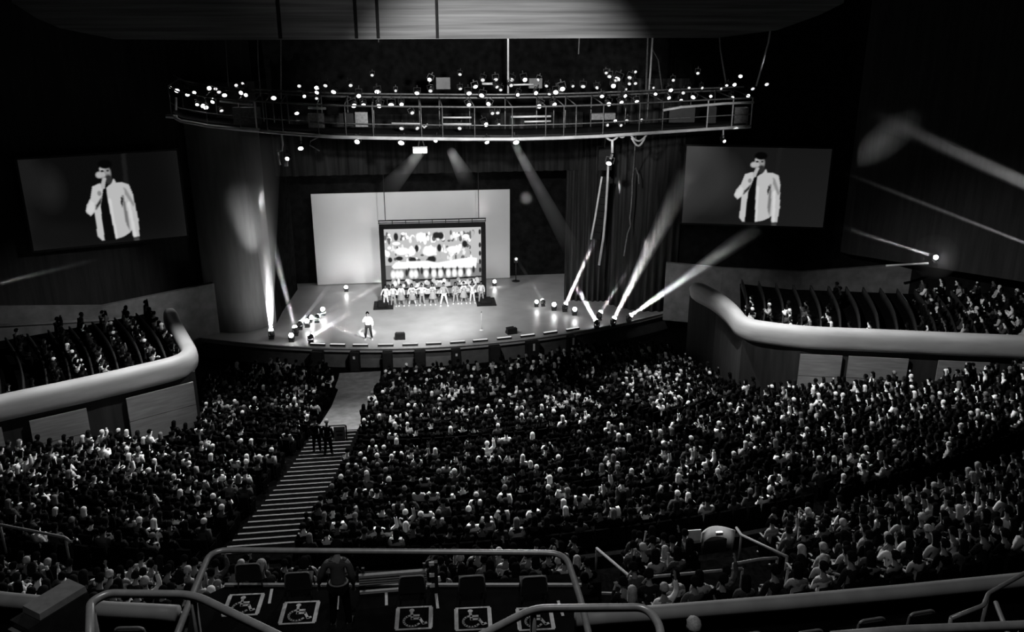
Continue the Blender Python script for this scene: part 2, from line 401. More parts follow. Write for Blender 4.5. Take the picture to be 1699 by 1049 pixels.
# ------------------------------------------------------------------ people
def skin_mesh(name, nodes, edges, sub, mats, smooth=True):
    keys = list(nodes); idx = {k: i for i, k in enumerate(keys)}
    me = bpy.data.meshes.new('tmp'); me.from_pydata([nodes[k][:3] for k in keys], [(idx[a], idx[b]) for a, b in edges], [])
    o = bpy.data.objects.new('tmp', me); COL.objects.link(o)
    md = o.modifiers.new('s', 'SKIN'); md.use_smooth_shade = smooth; md.branch_smoothing = .4
    sk = me.skin_vertices[0].data
    for i, k in enumerate(keys):
        r = nodes[k][3]; sk[i].radius = r if isinstance(r, tuple) else (r, r); sk[i].use_root = (i == 0)
    if sub: s = o.modifiers.new('u', 'SUBSURF'); s.levels = sub; s.render_levels = sub
    dg = bpy.context.evaluated_depsgraph_get(); ev = o.evaluated_get(dg)
    out = bpy.data.meshes.new_from_object(ev); out.name = name
    bpy.data.objects.remove(o); bpy.data.meshes.remove(me)
    out.materials.clear()
    for m in mats: out.materials.append(m)
    return out

def skeleton(pose):
    """nodes of a figure facing +Y, feet on z=0; seated hips at 0.5, standing hips at 0.93"""
    sit = pose.get('sit', True); N = {}; E = []
    hz = .60 if sit else .93; lean = pose.get('lean', 0.0); tw = pose.get('tilt', 0.0)
    def T(x, y, z): return (x+tw*(z-hz), y+lean*(z-hz), z)
    N['pelvis'] = (0, 0, hz, (.15, .12)); N['waist'] = T(0, -.01, hz+.2)+((.135, .10),)
    N['chest'] = T(0, -.01, hz+.40)+((.155, .11),); N['collar'] = T(0, 0, hz+.53)+((.09, .075),)
    N['neck'] = T(0, .02, hz+.60)+(.052,); hy = pose.get('nod', .03)
    N['jaw'] = T(0, .03+hy, hz+.672)+((.062, .07),); N['head'] = T(0, .015+hy, hz+.742)+((.078, .095),); N['crown'] = T(0, .0+hy, hz+.805)+((.052, .062),)
    N['nose'] = T(0, .125+hy, hz+.725)+(.016,)
    E += [('pelvis', 'waist'), ('waist', 'chest'), ('chest', 'collar'), ('collar', 'neck'), ('neck', 'jaw'), ('jaw', 'head'), ('head', 'crown'), ('head', 'nose')]
    arms = pose.get('arms', ('rest', 'rest'))
    for s, n in ((-1, 'l'), (1, 'r')):
        a = arms[0] if s < 0 else arms[1]
        sh = T(s*.185, -.01, hz+.47)
        J = {'rest': ((s*.205, .04, hz+.20), (s*.15, .25, hz+.14), (s*.12, .36, hz+.13)),
             'lap': ((s*.21, .03, hz+.19), (s*.10, .22, hz+.12), (s*.03, .30, hz+.12)),
             'phone': ((s*.205, .10, hz+.22), (s*.10, .30, hz+.36), (s*.06, .36, hz+.44)),
             'clap': ((s*.215, .10, hz+.24), (s*.09, .31, hz+.40), (s*.025, .37, hz+.46)),
             'up': ((s*.30, .08, hz+.62), (s*.26, .10, hz+.90), (s*.25, .12, hz+.99)),
             'hang': ((s*.25, -.01, hz+.18), (s*.26, .06, hz-.06), (s*.255, .09, hz-.15)),
             'chin': ((s*.22, .16, hz+.25), (s*.10, .22, hz+.50), (s*.05, .20, hz+.60)),
             'mic': ((s*.27, .10, hz+.22), (s*.13, .25, hz+.50), (s*.05, .22, hz+.61)),
             'out': ((s*.42, .05, hz+.34), (s*.62, .14, hz+.38), (s*.71, .17, hz+.40)),
             'wide': ((s*.30, .0, hz+.20), (s*.36, .06, hz-.02), (s*.37, .09, hz-.11))}[a]
        N[n+'sh'] = sh+(.062,); N[n+'el'] = J[0]+(.045,); N[n+'wr'] = J[1]+(.030,); N[n+'ha'] = J[2]+((.036, .022),)
        E += [('chest', n+'sh'), (n+'sh', n+'el'), (n+'el', n+'wr'), (n+'wr', n+'ha')]
        if pose.get('fingers'):
            d = (Vector(J[2])-Vector(J[1])).normalized(); sd = d.cross(Vector((0, 0, 1))); sd = sd.normalized() if sd.length > .1 else Vector((1, 0, 0))
            dn = sd.cross(d).normalized(); h = Vector(J[2])
            for f, (off, L) in enumerate(((-.027, .060), (-.009, .074), (.009, .070), (.027, .055))):
                k1 = h+d*(.03+L*.5)+sd*off*1.1; k2 = h+d*(.03+L*.95)+sd*off-dn*.018
                N[f'{n}f{f}a'] = tuple(k1)+(.0085,); N[f'{n}f{f}b'] = tuple(k2)+(.007,); E += [(n+'ha', f'{n}f{f}a'), (f'{n}f{f}a', f'{n}f{f}b')]
            k1 = h-d*.005-sd*s*.045+dn*-.01; k2 = k1+d*.035-sd*s*.012; N[n+'ta'] = tuple(k1)+(.010,); N[n+'tb'] = tuple(k2)+(.008,); E += [(n+'ha', n+'ta'), (n+'ta', n+'tb')]
        if sit:
            kn = pose.get('knee', .0)
            N[n+'hip'] = (s*.10, .05, hz-.02, .082); N[n+'kn'] = (s*(.12+kn), .38, .56, .060); N[n+'an'] = (s*(.12+kn), .32, .09, .042); N[n+'to'] = (s*(.13+kn), .45, .04, .036)
        else:
            st = pose.get('stride', .0)*s; sp = pose.get('spread', .10)
            N[n+'hip'] = (s*.095, .0, hz-.06, .09); N[n+'kn'] = (s*(.095+sp*.5), st*.6+.02, .50, .062); N[n+'an'] = (s*(.10+sp), st, .09, .042); N[n+'to'] = (s*(.115+sp), st+.16, .04, .038)
        E += [('pelvis', n+'hip'), (n+'hip', n+'kn'), (n+'kn', n+'an'), (n+'an', n+'to')]
    return N, E
def grow(N, E, names, add, scale=1.0, drop=()):
    n2 = {}
    for k in names:
        x, y, z, r = N[k]; r = tuple(q+add for q in (r if isinstance(r, tuple) else (r, r))); n2[k] = (x, y, z, r)
    return n2, [(a, b) for a, b in E if a in n2 and b in n2]
def hair_mb(N, kind):
    hx, hy, hz, _ = N['head']; w = MB(); n = 10; prof = []
    rows = [(.118, -.03), (.122, .01), (.112, .06), (.085, .10), (.045, .125), (.01, .132)]
    if kind == 'long': rows = [(.085, -.26), (.12, -.20), (.128, -.10)]+rows
    vs = []
    for r, z in rows:
        for j in range(n):
            q = 2*PI*j/n; x = math.cos(q)*r*.86; y = math.sin(q)*r*1.02
            if z < .05 and y > .02: y *= .25       # open face
            if z < -.05: y = min(y, .0)-.015
            vs.append((hx+x, hy-.012+y, hz+z+.005))
    k = len(rows); fs = [(i*n+j, i*n+(j+1) % n, (i+1)*n+(j+1) % n, (i+1)*n+j) for i in range(k-1) for j in range(n)]
    fs += [tuple(range(n-1, -1, -1)), tuple((k-1)*n+j for j in range(n))]
    return w.add(vs, fs)
UPPER = ('waist', 'chest', 'collar', 'lsh', 'lel', 'lwr', 'rsh', 'rel', 'rwr')
def shirt_mesh(N, E, sub, m, short=False, add=.018, hem=True):
    names = ['waist', 'chest', 'collar', 'lsh', 'lel', 'rsh', 'rel'] + ([] if short else ['lwr', 'rwr'])
    n2, e2 = grow(N, E, names, add)
    x, y, z, r = N['pelvis']; n2['hem'] = (x, y, z+.02, (r[0]+add, r[1]+add)); e2.append(('hem', 'waist'))
    cx, cy, cz, cr = n2['collar']; n2['collar'] = (cx, cy, cz-.01, (cr[0]*.85, cr[1]*.85))
    return skin_mesh('shirt', n2, e2, sub, [m])
def trouser_mesh(N, E, sub, m, add=.016):
    n2, e2 = grow(N, E, ['pelvis', 'lhip', 'lkn', 'lan', 'rhip', 'rkn', 'ran'], add); return skin_mesh('trousers', n2, e2, sub, [m])
def shoe_mesh(N, s, m):
    a = N[s+'an']; t = N[s+'to']; w = MB(); d = Vector((t[0]-a[0], t[1]-a[1], 0)); L = d.length+.14; ang = math.atan2(d.y, d.x)-PI/2
    c = Vector((a[0], a[1], 0))+d.normalized()*(L/2-.08); w.box((c.x, c.y, .045), (.105, L, .09), rz=ang, taper=.8); return w.mesh('shoe', m)

POSES = [dict(arms=('rest', 'rest')), dict(arms=('lap', 'lap'), lean=-.08), dict(arms=('clap', 'clap'), lean=.05), dict(arms=('phone', 'rest'), nod=.06),
         dict(arms=('chin', 'lap'), lean=.18), dict(arms=('lap', 'rest'), tilt=.10), dict(arms=('rest', 'lap'), tilt=-.12, lean=-.05), dict(arms=('rest', 'up'), lean=.02)]
HAIRS = ['short', 'long', 'short', 'long', 'short', 'short', 'long', 'short']
PROTO = []
for i, ps in enumerate(POSES):
    ps = dict(ps, fingers=True); N, E = skeleton(ps)
    PROTO.append(dict(body=skin_mesh('person', N, E, 1, [M['skin']]), shirt=shirt_mesh(N, E, 1, M['cloth1'], short=i % 3 == 0), trousers=trouser_mesh(N, E, 1, M['trouser']),
                      hair=hair_mb(N, HAIRS[i]).mesh('hair', M['hair'], True), long=HAIRS[i] == 'long', short=i % 3 == 0))
SHIRTW = ['black', 'dark grey', 'mid grey', 'pale grey', 'white']
def link_part(name, me, parent, m=None):
    o = bpy.data.objects.new(name, me); COL.objects.link(o); o.parent = parent
    if m is not None: o.material_slots[0].link = 'OBJECT'; o.material_slots[0].material = m
    return o

# ------------------------------------------------------------------ where the audience sits
def inpoly(x, y, poly):
    c = False; n = len(poly)
    for i in range(n):
        x0, y0 = poly[i]; x1, y1 = poly[i-1]
        if (y0 > y) != (y1 > y) and x < (x1-x0)*(y-y0)/(y1-y0)+x0: c = not c
    return c
Lc = [Vector(p[:2]) for p in Lp]; Rc = [Vector(p[:2]) for p in Rp]
MAINPOLY = [(-9.5, 53.6), (-12.2, 50.5), (Lc[3].x+.1, Lc[3].y-.9), (Lc[2].x, Lc[2].y-.9), (Lc[1].x, Lc[1].y-.9), (Lc[0].x, Lc[0].y-.9), (-45, 15), (50, 15), (Rc[8].x, Rc[8].y-.9), (Rc[7].x, Rc[7].y-.9),
            (Rc[5].x, Rc[5].y-.9), (Rc[4].x, Rc[4].y-.9), (Rc[3].x-.3, Rc[3].y-1.0), (17.6, 52.0), (13.2, 53.6)]
crowd = []      # (x, y, z, facing)
def aisle_block(x, y): return abs(x-aisle_x(y)) < aisle_w(y)/2+.30 and y > 24
RADIAL = [math.radians(a) for a in (13.5, 31, -30)]
for r in MAIN:
    z = floor_z(r); k = int(2.2*r/.56)
    if abs(r-MAIN[16]) < .1: continue                    # cross aisle
    for i in range(k):
        th = -1.1+2.2*(i+.5)/k; x, y = pol(r, th)
        if not inpoly(x, y, MAINPOLY) or aisle_block(x, y): continue
        if any(abs(th-a)*r < .5 for a in RADIAL) and r > 31: continue
        if r < 28.5 and not (-9 < x < 13): continue
        px, py, d = project((x, y, z+1))
        if px < -40 or px > 1740: continue
        crowd.append((x, y, z, 'main', r, th))
def mezz_on(px, py, h):
    d = ray(px, py); best = None
    for k in range(400):
        t_ = (12+k*.05)/F; p = CAM+d*t_; r = math.hypot(p[0]-CC[0], p[1]-CC[1])
        if p[2] <= mezz_z(r)+h: return p
    return p
MRAILS = []
for pts in ([(990, 910), (1046, 958), (1066, 960)], [(1078, 958), (1100, 956), (1165, 950), (1232, 944)], [(1222, 876), (1230, 888), (1306, 924)], [(1217, 936), (1262, 928), (1290, 926)], [(352, 898), (310, 893), (290, 905)], [(1135, 893), (1165, 893)]):
    Q = [Vector(mezz_on(x, y, 1.0)[:2]) for x, y in pts]
    MRAILS += list(zip(Q, Q[1:]))
def near_rail(x, y, lim=.62):
    p = Vector((x, y+.1))
    for a, b in MRAILS:
        d = b-a; t = max(0, min(1, (p-a).dot(d)/max(d.length_squared, 1e-6)))
        if (a+d*t-p).length < lim: return True
    return False
mezz = []
VOM = (1180, 905)
for ri, r in enumerate(MEZZ):
    z = mezz_z(r); k = int(1.34*r/.58)
    for i in range(k):
        th = -.62+1.34*(i+.5)/k; x, y = pol(r, th); px, py, d = project((x, y, z+1.1))
        if px < -60 or px > 1760 or py > 1075: continue
        if near_rail(x, y) or (abs(x) < 3.7 and y < 15.6): continue
        if 1145 < px < 1300 and 885 < py < 960: continue      # vomitory
        if abs(px-(1010-(py-940)*.3)) < 28 and py > 895: continue     # stair gangway
        if abs(px-(195-(py-900)*.6)) < 45 and py < 960: continue
        if abs(px-(640)) < 62 and py < 985 and py > 925: continue
        mezz.append((x, y, z, ri, th, px, py, d))
boxes = []
def box_people(path, inward, dmax, z0, rise, faceto, skip):
    P = [Vector(p[:2]) for p in path]
    for A, B in zip(P, P[1:]):
        L = (B-A).length; n = max(1, int(L/.95))
        for i in range(n):
            base = A.lerp(B, (i+.5)/n); d = 1.0
            while d < dmax:
                p = base+inward*d; z = z0+rise*d; px, py, dd = project((p.x, p.y, z+1))
                if -30 < px < 1730 and not skip(px, py, d): boxes.append((p.x, p.y, z))
                d += .58
box_people(Lp[:4], LIN, 7.6, 5.05, .12, None, lambda px, py, d: px < 75 and d > 1.2 and random.random() < .85)
box_people(Rp[3:], RIN, 7.4, 5.15, .12, None, lambda px, py, d: (1395 < px < 1530 and d > 1.4) or (px < 1390 and d > 3.4) or random.random() < .12)
def face_angle(x, y): return math.atan2(SX-x, 61-y)*-1

# which 280 show largest: nearest ones seen inside the frame and not hidden behind the bays or the parapet
def hidden(m):
    px, py = m[5], m[6]
    if 330 < px < 975 and py > 968: return True
    top = 1012-.07*max(0, px-985) if px > 940 else 990+.08*px
    return py > top or px < 0 or px > 1699 or (px < 145 and py > 962)
vis = sorted([m for m in mezz if not hidden(m)], key=lambda m: m[7])
indiv = vis[:278]; ids = set(id(m) for m in indiv); rest = [m for m in mezz if id(m) not in ids]
rowmembers = {}
for m in indiv: rowmembers.setdefault(m[3], []).append(m)

def make_seat():
    s = MB()
    s.box((0, .02, .37), (.48, .46, .08)); s.box((0, -.285, .68), (.50, .10, .62), taper=.9)
    s.box((-.264, .0, .38), (.04, .40, .48)); s.box((.264, .0, .38), (.04, .40, .48)); s.box((0, -.05, .2), (.14, .2, .4))
    return s
seat_me = make_seat().mesh('theatre_seat', M['seat'])
SHIRT_P = [.42, .22, .14, .12, .10]
NR = len(MEZZ)
for ri, ms in rowmembers.items():
    ms.sort(key=lambda m: m[4]); back = NR-ri
    for i, m in enumerate(ms):
        x, y, z = m[:3]; v = random.randrange(8); pr = PROTO[v]; sh = random.choices(range(5), SHIRT_P)[0]
        half = len(ms)//2
        where = f'{ordinal(i+1)} from left end' if i < half else f'{ordinal(len(ms)-i)} from right end'
        row = f'{ordinal(back)} tier row from parapet'
        p = bpy.data.objects.new('person', pr['body']); COL.objects.link(p)
        p.location = (x+random.uniform(-.04, .04), y, z); p.rotation_euler = (0, 0, face_angle(x, y)+random.uniform(-.25, .25)); s_ = random.uniform(.94, 1.05); p.scale = (s_, s_, s_)
        pale = random.random() < .14
        tag(p, f'spectator in {SHIRTW[sh]} {"tee" if pr["short"] else "shirt"}, {row}, {where}', 'person', 'spectators in the lower tier')
        link_part('shirt', pr['shirt'], p, M['cloth%d' % sh]); link_part('trousers', pr['trousers'], p)
        link_part('hair', pr['hair'], p, M['hairpale'] if pale else None)
        t = bpy.data.objects.new('theatre_seat', seat_me); COL.objects.link(t); t.location = (x, y-.0, z); t.rotation_euler = (0, 0, face_angle(x, y))
        tag(t, f'dark theatre seat, {row}, {where}', 'seat', 'theatre seats in the lower tier')

# everyone further off: one mass of people, one mass of seats
def low_person(ps, hair):
    N, E = skeleton(ps); parts = []
    for me, mi in ((skin_mesh('t', N, E, 0, []), 0), (shirt_mesh(N, E, 0, M['cloth1']), 1), (trouser_mesh(N, E, 0, M['trouser']), 3), (hair_mb(N, hair).mesh('t', M['hair']), 2)):
        v = np.empty(len(me.vertices)*3); me.vertices.foreach_get('co', v); parts.append((v.reshape(-1, 3), [tuple(p.vertices) for p in me.polygons], mi))
    V = np.vstack([p[0] for p in parts]); Fq = []; Mi = []; o = 0
    for v, f, mi in parts: Fq += [tuple(i+o for i in q) for q in f]; Mi += [mi]*len(f); o += len(v)
    lens = np.array([len(q) for q in Fq]); flat = np.array([i for q in Fq for i in q]); return V, lens, flat, np.array(Mi)
LOW = [low_person(p, h) for p, h in zip(POSES, HAIRS)]
sm = make_seat(); SEATLOW = (np.array(sm.v), np.array([len(q) for q in sm.f]), np.array([i for q in sm.f for i in q]), np.zeros(len(sm.f), int))
def mass(name, places, kinds, mats, smooth):
    VV, LL, II, MM = [], [], [], []; o = 0
    for (x, y, z, a, kd, sc) in places:
        V, lens, flat, mi = kinds[kd]; c, s = math.cos(a)*sc, math.sin(a)*sc
        Vn = np.stack([V[:, 0]*c-V[:, 1]*s+x, V[:, 0]*s+V[:, 1]*c+y, V[:, 2]*sc+z], 1)
        VV.append(Vn); LL.append(lens); II.append(flat+o); MM.append(mi); o += len(V)
    VV = np.vstack(VV); LL = np.concatenate(LL); II = np.concatenate(II); MM = np.concatenate(MM)
    me = bpy.data.meshes.new(name); me.vertices.add(len(VV)); me.vertices.foreach_set('co', VV.ravel())
    me.loops.add(len(II)); me.loops.foreach_set('vertex_index', II.astype(np.int32)); me.polygons.add(len(LL))
    st = np.concatenate([[0], np.cumsum(LL)[:-1]]); me.polygons.foreach_set('loop_start', st.astype(np.int32)); me.polygons.foreach_set('loop_total', LL.astype(np.int32))
    me.polygons.foreach_set('material_index', MM.astype(np.int32)); me.polygons.foreach_set('use_smooth', np.full(len(LL), smooth))
    for m in mats: me.materials.append(m)
    me.update(calc_edges=True); me.validate()
    ob = bpy.data.objects.new(name, me); COL.objects.link(ob); return ob
CM = [crowd_mat('crowd_skin', [(0, .02), (.5, .12), (.8, .7)]), crowd_mat('crowd_clothes', [(0, .002), (.58, .008), (.74, .06), (.83, .45), (.91, .95)]),
      crowd_mat('crowd_hair', [(0, .003), (.66, .012), (.83, .18), (.90, .8)]), M['trouser']]
pl = []; sl = []
for (x, y, z, *_r) in crowd+[(m[0], m[1], m[2]) for m in rest]:
    a = face_angle(x, y); sl.append((x, y, z, a, 0, 1.0))
    if random.random() < .95: pl.append((x+random.uniform(-.05, .05), y+random.uniform(-.05, .05), z+random.uniform(-.03, .03), a+random.uniform(-.3, .3), random.randrange(8), random.uniform(.93, 1.06)))
for (x, y, z) in boxes:
    a = face_angle(x, y)
    pl.append((x, y, z, a+random.uniform(-.4, .4), random.randrange(8), random.uniform(.93, 1.06)))
tag(mass('crowd', pl, LOW, CM, True), 'seated audience filling the stalls and side boxes', 'crowd', None, 'stuff')
tag(mass('theatre_seats', sl, [SEATLOW], [M['seat']], False), 'dark rows of theatre seats under the stalls audience', 'seating', None, 'stuff')

# rows of curved seat backs seen empty in the side boxes
def seat_row(base, inward, d0, d1, z0, rise, label, group):
    w = MB(); n = 14; vs = []; along = Vector((inward.y, -inward.x))
    if along.x*inward.x > 0 and inward.x < 0: along = -along
    for i in range(n+1):
        d = d0+(d1-d0)*i/n; c = base+inward*d+along*(.25*math.sin(PI*i/n)); z = z0+rise*d
        for o_, zz in ((0, .40), (0.02, .84), (.10, .86), (.12, .40)): q = c-along*o_; vs.append((q.x, q.y, z+zz))
    fs = [(i*4+j, i*4+(j+1) % 4, i*4+4+(j+1) % 4, i*4+4+j) for i in range(n) for j in range(4)]+[(3, 2, 1, 0), tuple(n*4+j for j in range(4))]
    w.add(vs, fs); o = w.build('seat_row', M['seatback'], smooth=True); return tag(o, label, 'seat row', group)
M['seatback'] = mat('grey_seat_back_shell', 0.022, 0.6, noise=.25, scale=3)
def row_bases(path, i0, i1, sp):
    P = [Vector(p[:2]) for p in path[i0:i1+1]]; out = []
    for A, B in zip(P, P[1:]):
        n = max(1, int((B-A).length/sp)); out += [A.lerp(B, (i+.1)/n) for i in range(n)]
    return out
rb = [b for b in row_bases(Lp, 1, 3, .95)]
for i, b in enumerate(rb[:10]):
    seat_row(b, LIN, .9, 7.4, 5.05, .12, f'curved row of dark seat backs in near box, {ordinal(i+1)} from the picture edge', 'seat rows in the near box')
rb = [b for b in row_bases(Rp, 3, 7, .95) if project((b.x, b.y, 5))[0] < 1640]
for i, b in enumerate(rb):
    seat_row(b, RIN, .9, 7.2, 5.15, .12, f'curved row of dark seat backs in far box, {ordinal(i+1)} from the parapet bend', 'seat rows in the far box')

# ------------------------------------------------------------------ standing figures
def figure(label, loc, rz, pose, shirt, trous, shoes=None, hair='short', hm=None, seat=False, scale=1.0, coat=None, group=None):
    N, E = skeleton(dict(pose, fingers=True))
    o = bpy.data.objects.new('person', skin_mesh('person', N, E, 2, [M['skin']])); COL.objects.link(o); o.location = loc; o.rotation_euler = (0, 0, rz); o.scale = (scale,)*3
    tag(o, label, 'person', group)
    link_part('hair', hair_mb(N, hair).mesh('hair', hm or M['hair'], True), o)
    link_part('shirt', shirt_mesh(N, E, 2, shirt, add=.045 if scale > 1.1 else .018), o); link_part('trousers', trouser_mesh(N, E, 2, trous), o)
    for s in 'lr': link_part('shoe', shoe_mesh(N, s, shoes or M['black']), o)
    return o, N, E
cp = onz(612, 563, 1.5)
pres, N, E = figure('presenter in white jacket and dark trousers holding a microphone near the stage edge', (cp[0], cp[1], 1.5), PI, dict(sit=False, arms=('hang', 'mic'), spread=.10), M['cloth4'], M['cloth1'], M['shoe'], scale=1.12)
ha = N['rha']; w = MB(); w.tube([(ha[0]-.0, ha[1]-.01, ha[2]-.09), (ha[0], ha[1]+.0, ha[2]+.06)], .014, 8); w.lathe([(.012, 0), (.026, .02), (.028, .045), (.018, .065)], 10, (ha[0], ha[1], ha[2]+.05))
mic = w.build('microphone', M['black_metal'], smooth=True); mic.location = pres.location; mic.rotation_euler = pres.rotation_euler; mic.scale = pres.scale; tag(mic, 'black handheld microphone in the presenter\'s raised hand', 'microphone')
spot('follow_spot_light', (1, 30, 24), (cp[0], cp[1], 2.6), 2.3, 300000, 1.0, .1)

# costumed performers along the foot of the big screen
perf = [(641, 497, 'l'), (653, 499, 'r'), (666, 501, 'hang'), (684, 502, 'wide'), (700, 501, 'out'), (718, 502, 'clap'), (737, 507, 'wide'), (755, 499, 'hang'), (768, 497, 'clap'), (782, 496, 'up'), (796, 494, 'hang')]
for i, (px, py, a) in enumerate(perf):
    c = onz(px, py, 1.5); y = min(c[1], 63.6); p = onz(px, py, 1.5); aa = {'l': ('hang', 'wide'), 'r': ('wide', 'hang')}.get(a, (a, a))
    txt = ['performer in pale costume beside the screen\'s dark post', 'second performer from the left screen post, pale costume', 'third performer in the pale costumed line below the screen', 'performer in flared pale tunic, fourth in the line',
           'performer with both arms held out, in pale tunic', 'performer in pale tunic clapping beside the arms-wide one', 'tallest front performer with legs apart in grey trousers at mid line', 'performer in grey trousers behind the legs-apart one\'s shoulder', 'clapping performer third from the right end of the line',
           'performer with both arms raised near the right screen post', 'performer in pale costume last in line at the right post'][i]
    o, N2, E2 = figure(txt, (p[0], min(p[1], 63.55), 1.5), PI, dict(sit=False, arms=aa, spread=.16 if a == 'wide' else .08), M['cloth4'] if i not in (6, 7) else M['cloth3'], M['cloth3'] if i % 3 else M['cloth4'], M['shoe'], scale=.98 if i != 6 else 1.04, hair='long' if i % 2 else 'short', group='performers below the screen')
    if i in (2, 3, 5, 8):
        n2 = N2['pelvis']; w = MB(); w.lathe([(.15, .2), (.19, .02), (.34, -.38), (.33, -.40)], 14, (0, 0, n2[2])); link_part('skirt', w.mesh('skirt', M['cloth3'], True), o)

# ushers on the stairs
for px, py, z, lab, a in ((546, 762, 0, 'dark-clothed usher with pale hair standing on the aisle stairs', ('hang', 'hang')), (527, 757, 0, 'dark-clothed usher standing beside the pale-haired one on the aisle', ('lap', 'hang'))):
    y = 38.6 if px == 546 else 39.2
    q = ony(px, py, y); zz = fz(q[0], y)+.27; q = onz(px, py, zz)
    figure(lab, (q[0], q[1], fz(q[0], q[1])+.27), face_angle(q[0], q[1]), dict(sit=False, arms=a, spread=.06), M['cloth0'], M['cloth0'], M['black'], hm=M['hairpale'] if px == 546 else None, scale=1.05)

# ------------------------------------------------------------------ screens
def raster(w_, h_, ops, base):
    """paint a grey picture (rows from the top) from soft polygons and ellipses in 0..1 coordinates"""
    X, Y = np.meshgrid((np.arange(w_)+.5)/w_, (np.arange(h_)+.5)/h_); A = base(X, Y)
    for op in ops:
        kind, g, soft = op[0], op[1], op[2]
        if kind == 'e':
            cx, cy, rx, ry = op[3:7]; d = np.sqrt(((X-cx)/rx)**2+((Y-cy)/ry)**2); mk = np.clip((1-d)/max(soft, 1e-3)+.5, 0, 1)
        else:
            P = op[3]; mk = np.zeros_like(X, bool); n = len(P)
            for i in range(n):
                x0, y0 = P[i]; x1, y1 = P[i-1]
                if y0 == y1: continue
                mk ^= ((y0 > Y) != (y1 > Y)) & (X < (x1-x0)*(Y-y0)/(y1-y0)+x0)
            mk = mk.astype(float)
            for _ in range(int(soft)):
                mk = (mk+np.roll(mk, 1, 0)+np.roll(mk, -1, 0)+np.roll(mk, 1, 1)+np.roll(mk, -1, 1))/5
        A = A*(1-mk)+g*mk
    return A
def screen_grid(name, A, Wd, Ht, m, parent=None):
    h_, w_ = A.shape; xs_ = np.linspace(-Wd/2, Wd/2, w_); zs_ = np.linspace(Ht/2, -Ht/2, h_)
    Xg, Zg = np.meshgrid(xs_, zs_); V = np.stack([Xg, np.zeros_like(Xg), Zg], -1).reshape(-1, 3)
    i = np.arange(h_*w_).reshape(h_, w_); Fq = np.stack([i[1:, :-1], i[1:, 1:], i[:-1, 1:], i[:-1, :-1]], -1).reshape(-1, 4)
    me = bpy.data.meshes.new(name); me.vertices.add(len(V)); me.vertices.foreach_set('co', V.ravel()); me.loops.add(Fq.size); me.loops.foreach_set('vertex_index', Fq.ravel().astype(np.int32))
    me.polygons.add(len(Fq)); me.polygons.foreach_set('loop_start', np.arange(0, Fq.size, 4).astype(np.int32)); me.polygons.foreach_set('loop_total', np.full(len(Fq), 4, np.int32)); me.update(calc_edges=True)
    at = me.color_attributes.new('video', 'FLOAT_COLOR', 'POINT'); c = np.ones((len(V), 4)); c[:, :3] = A.reshape(-1, 1); at.data.foreach_set('color', c.ravel())
    me.materials.append(m); o = bpy.data.objects.new(name, me); COL.objects.link(o)
    if parent: o.parent = parent
    return o
def su(pts):   # drawing coordinates of the singer picture -> 0..1 of the screen (a parallelogram in the drawing)
    out = []
    for x, y in pts:
        v0 = (y-(198-(x-60)*.066))/(790-(x-60)*.035); u0 = (x-(60+105*v0))/(1395-50*v0); out.append((u0, v0))
    return out
def se(x, y, rx, ry): u, v = su([(x, y)])[0]; return (u, v, rx/1370, ry/770)
ops = [('e', .010, 1.0)+se(130, 330, 110, 190), ('e', .012, 1.2)+se(310, 440, 110, 150), ('e', .006, 1.2)+se(330, 850, 260, 90),
       ('p', .010, 3, su([(945, 140), (985, 140), (1000, 420), (960, 420)])),
       ('p', .50, 1, su([(680, 420), (745, 393), (790, 430), (772, 480), (742, 590), (768, 882), (745, 887), (708, 850), (690, 640), (655, 672), (615, 640), (625, 580), (660, 520)])),
       ('p', .48, 1, su([(800, 430), (838, 400), (868, 350), (888, 388), (945, 383), (1000, 402), (1030, 480), (1050, 600), (1070, 700), (1072, 850), (1020, 856), (1005, 790), (990, 815), (930, 852), (865, 872), (850, 800), (815, 600)])),
       ('p', .60, 2, su([(660, 540), (690, 560), (690, 620), (655, 660), (622, 625)])), ('p', .62, 2, su([(815, 520), (835, 520), (880, 860), (865, 870)])),
       ('p', .62, 2, su([(975, 560), (1000, 540), (1050, 850), (1022, 850)])), ('p', .16, 2, su([(930, 490), (948, 490), (985, 700), (990, 800), (960, 740), (940, 600)])),
       ('p', .25, 2, su([(950, 420), (975, 440), (1045, 570), (1030, 590), (960, 480)])), ('p', .02, 1, su([(925, 500), (945, 520), (935, 600), (920, 560)])),
       ('p', .003, 1, su([(770, 440), (798, 430), (802, 520), (820, 620), (862, 880), (765, 885), (745, 600)])), ('p', .02, 2, su([(700, 585), (760, 500), (750, 560), (700, 625)])),
       ('p', .05, 2, su([(1020, 856), (1068, 852), (1070, 895), (1030, 898)])),
       ('e', .26, .4)+se(797, 305, 48, 62), ('e', .42, .6)+se(772, 268, 24, 18), ('e', .0015, .35)+se(798, 232, 60, 38), ('e', .02, .5)+se(772, 290, 14, 10), ('e', .04, .5)+se(820, 285, 12, 9),
       ('e', .025, .5)+se(825, 358, 32, 40), ('e', .42, .6)+se(745, 322, 30, 26), ('e', .40, .5)+se(778, 318, 18, 20), ('p', .40, 1, su([(755, 400), (775, 345), (805, 345), (785, 430), (760, 440)])), ('e', .22, .6)+se(738, 478, 18, 22)]
A0 = raster(230, 160, ops, lambda X, Y: .0035+.004*(np.abs(X-.5)*2)**6+.003*Y**6)
A1 = raster(230, 160, [('e', .05, 1.1, .03, .2, .18, .5), ('e', .028, 1.2, .2, .45, .16, .3)]+ops[3:], lambda X, Y: .008+.012*np.exp(-X*14)+.004*X*Y)
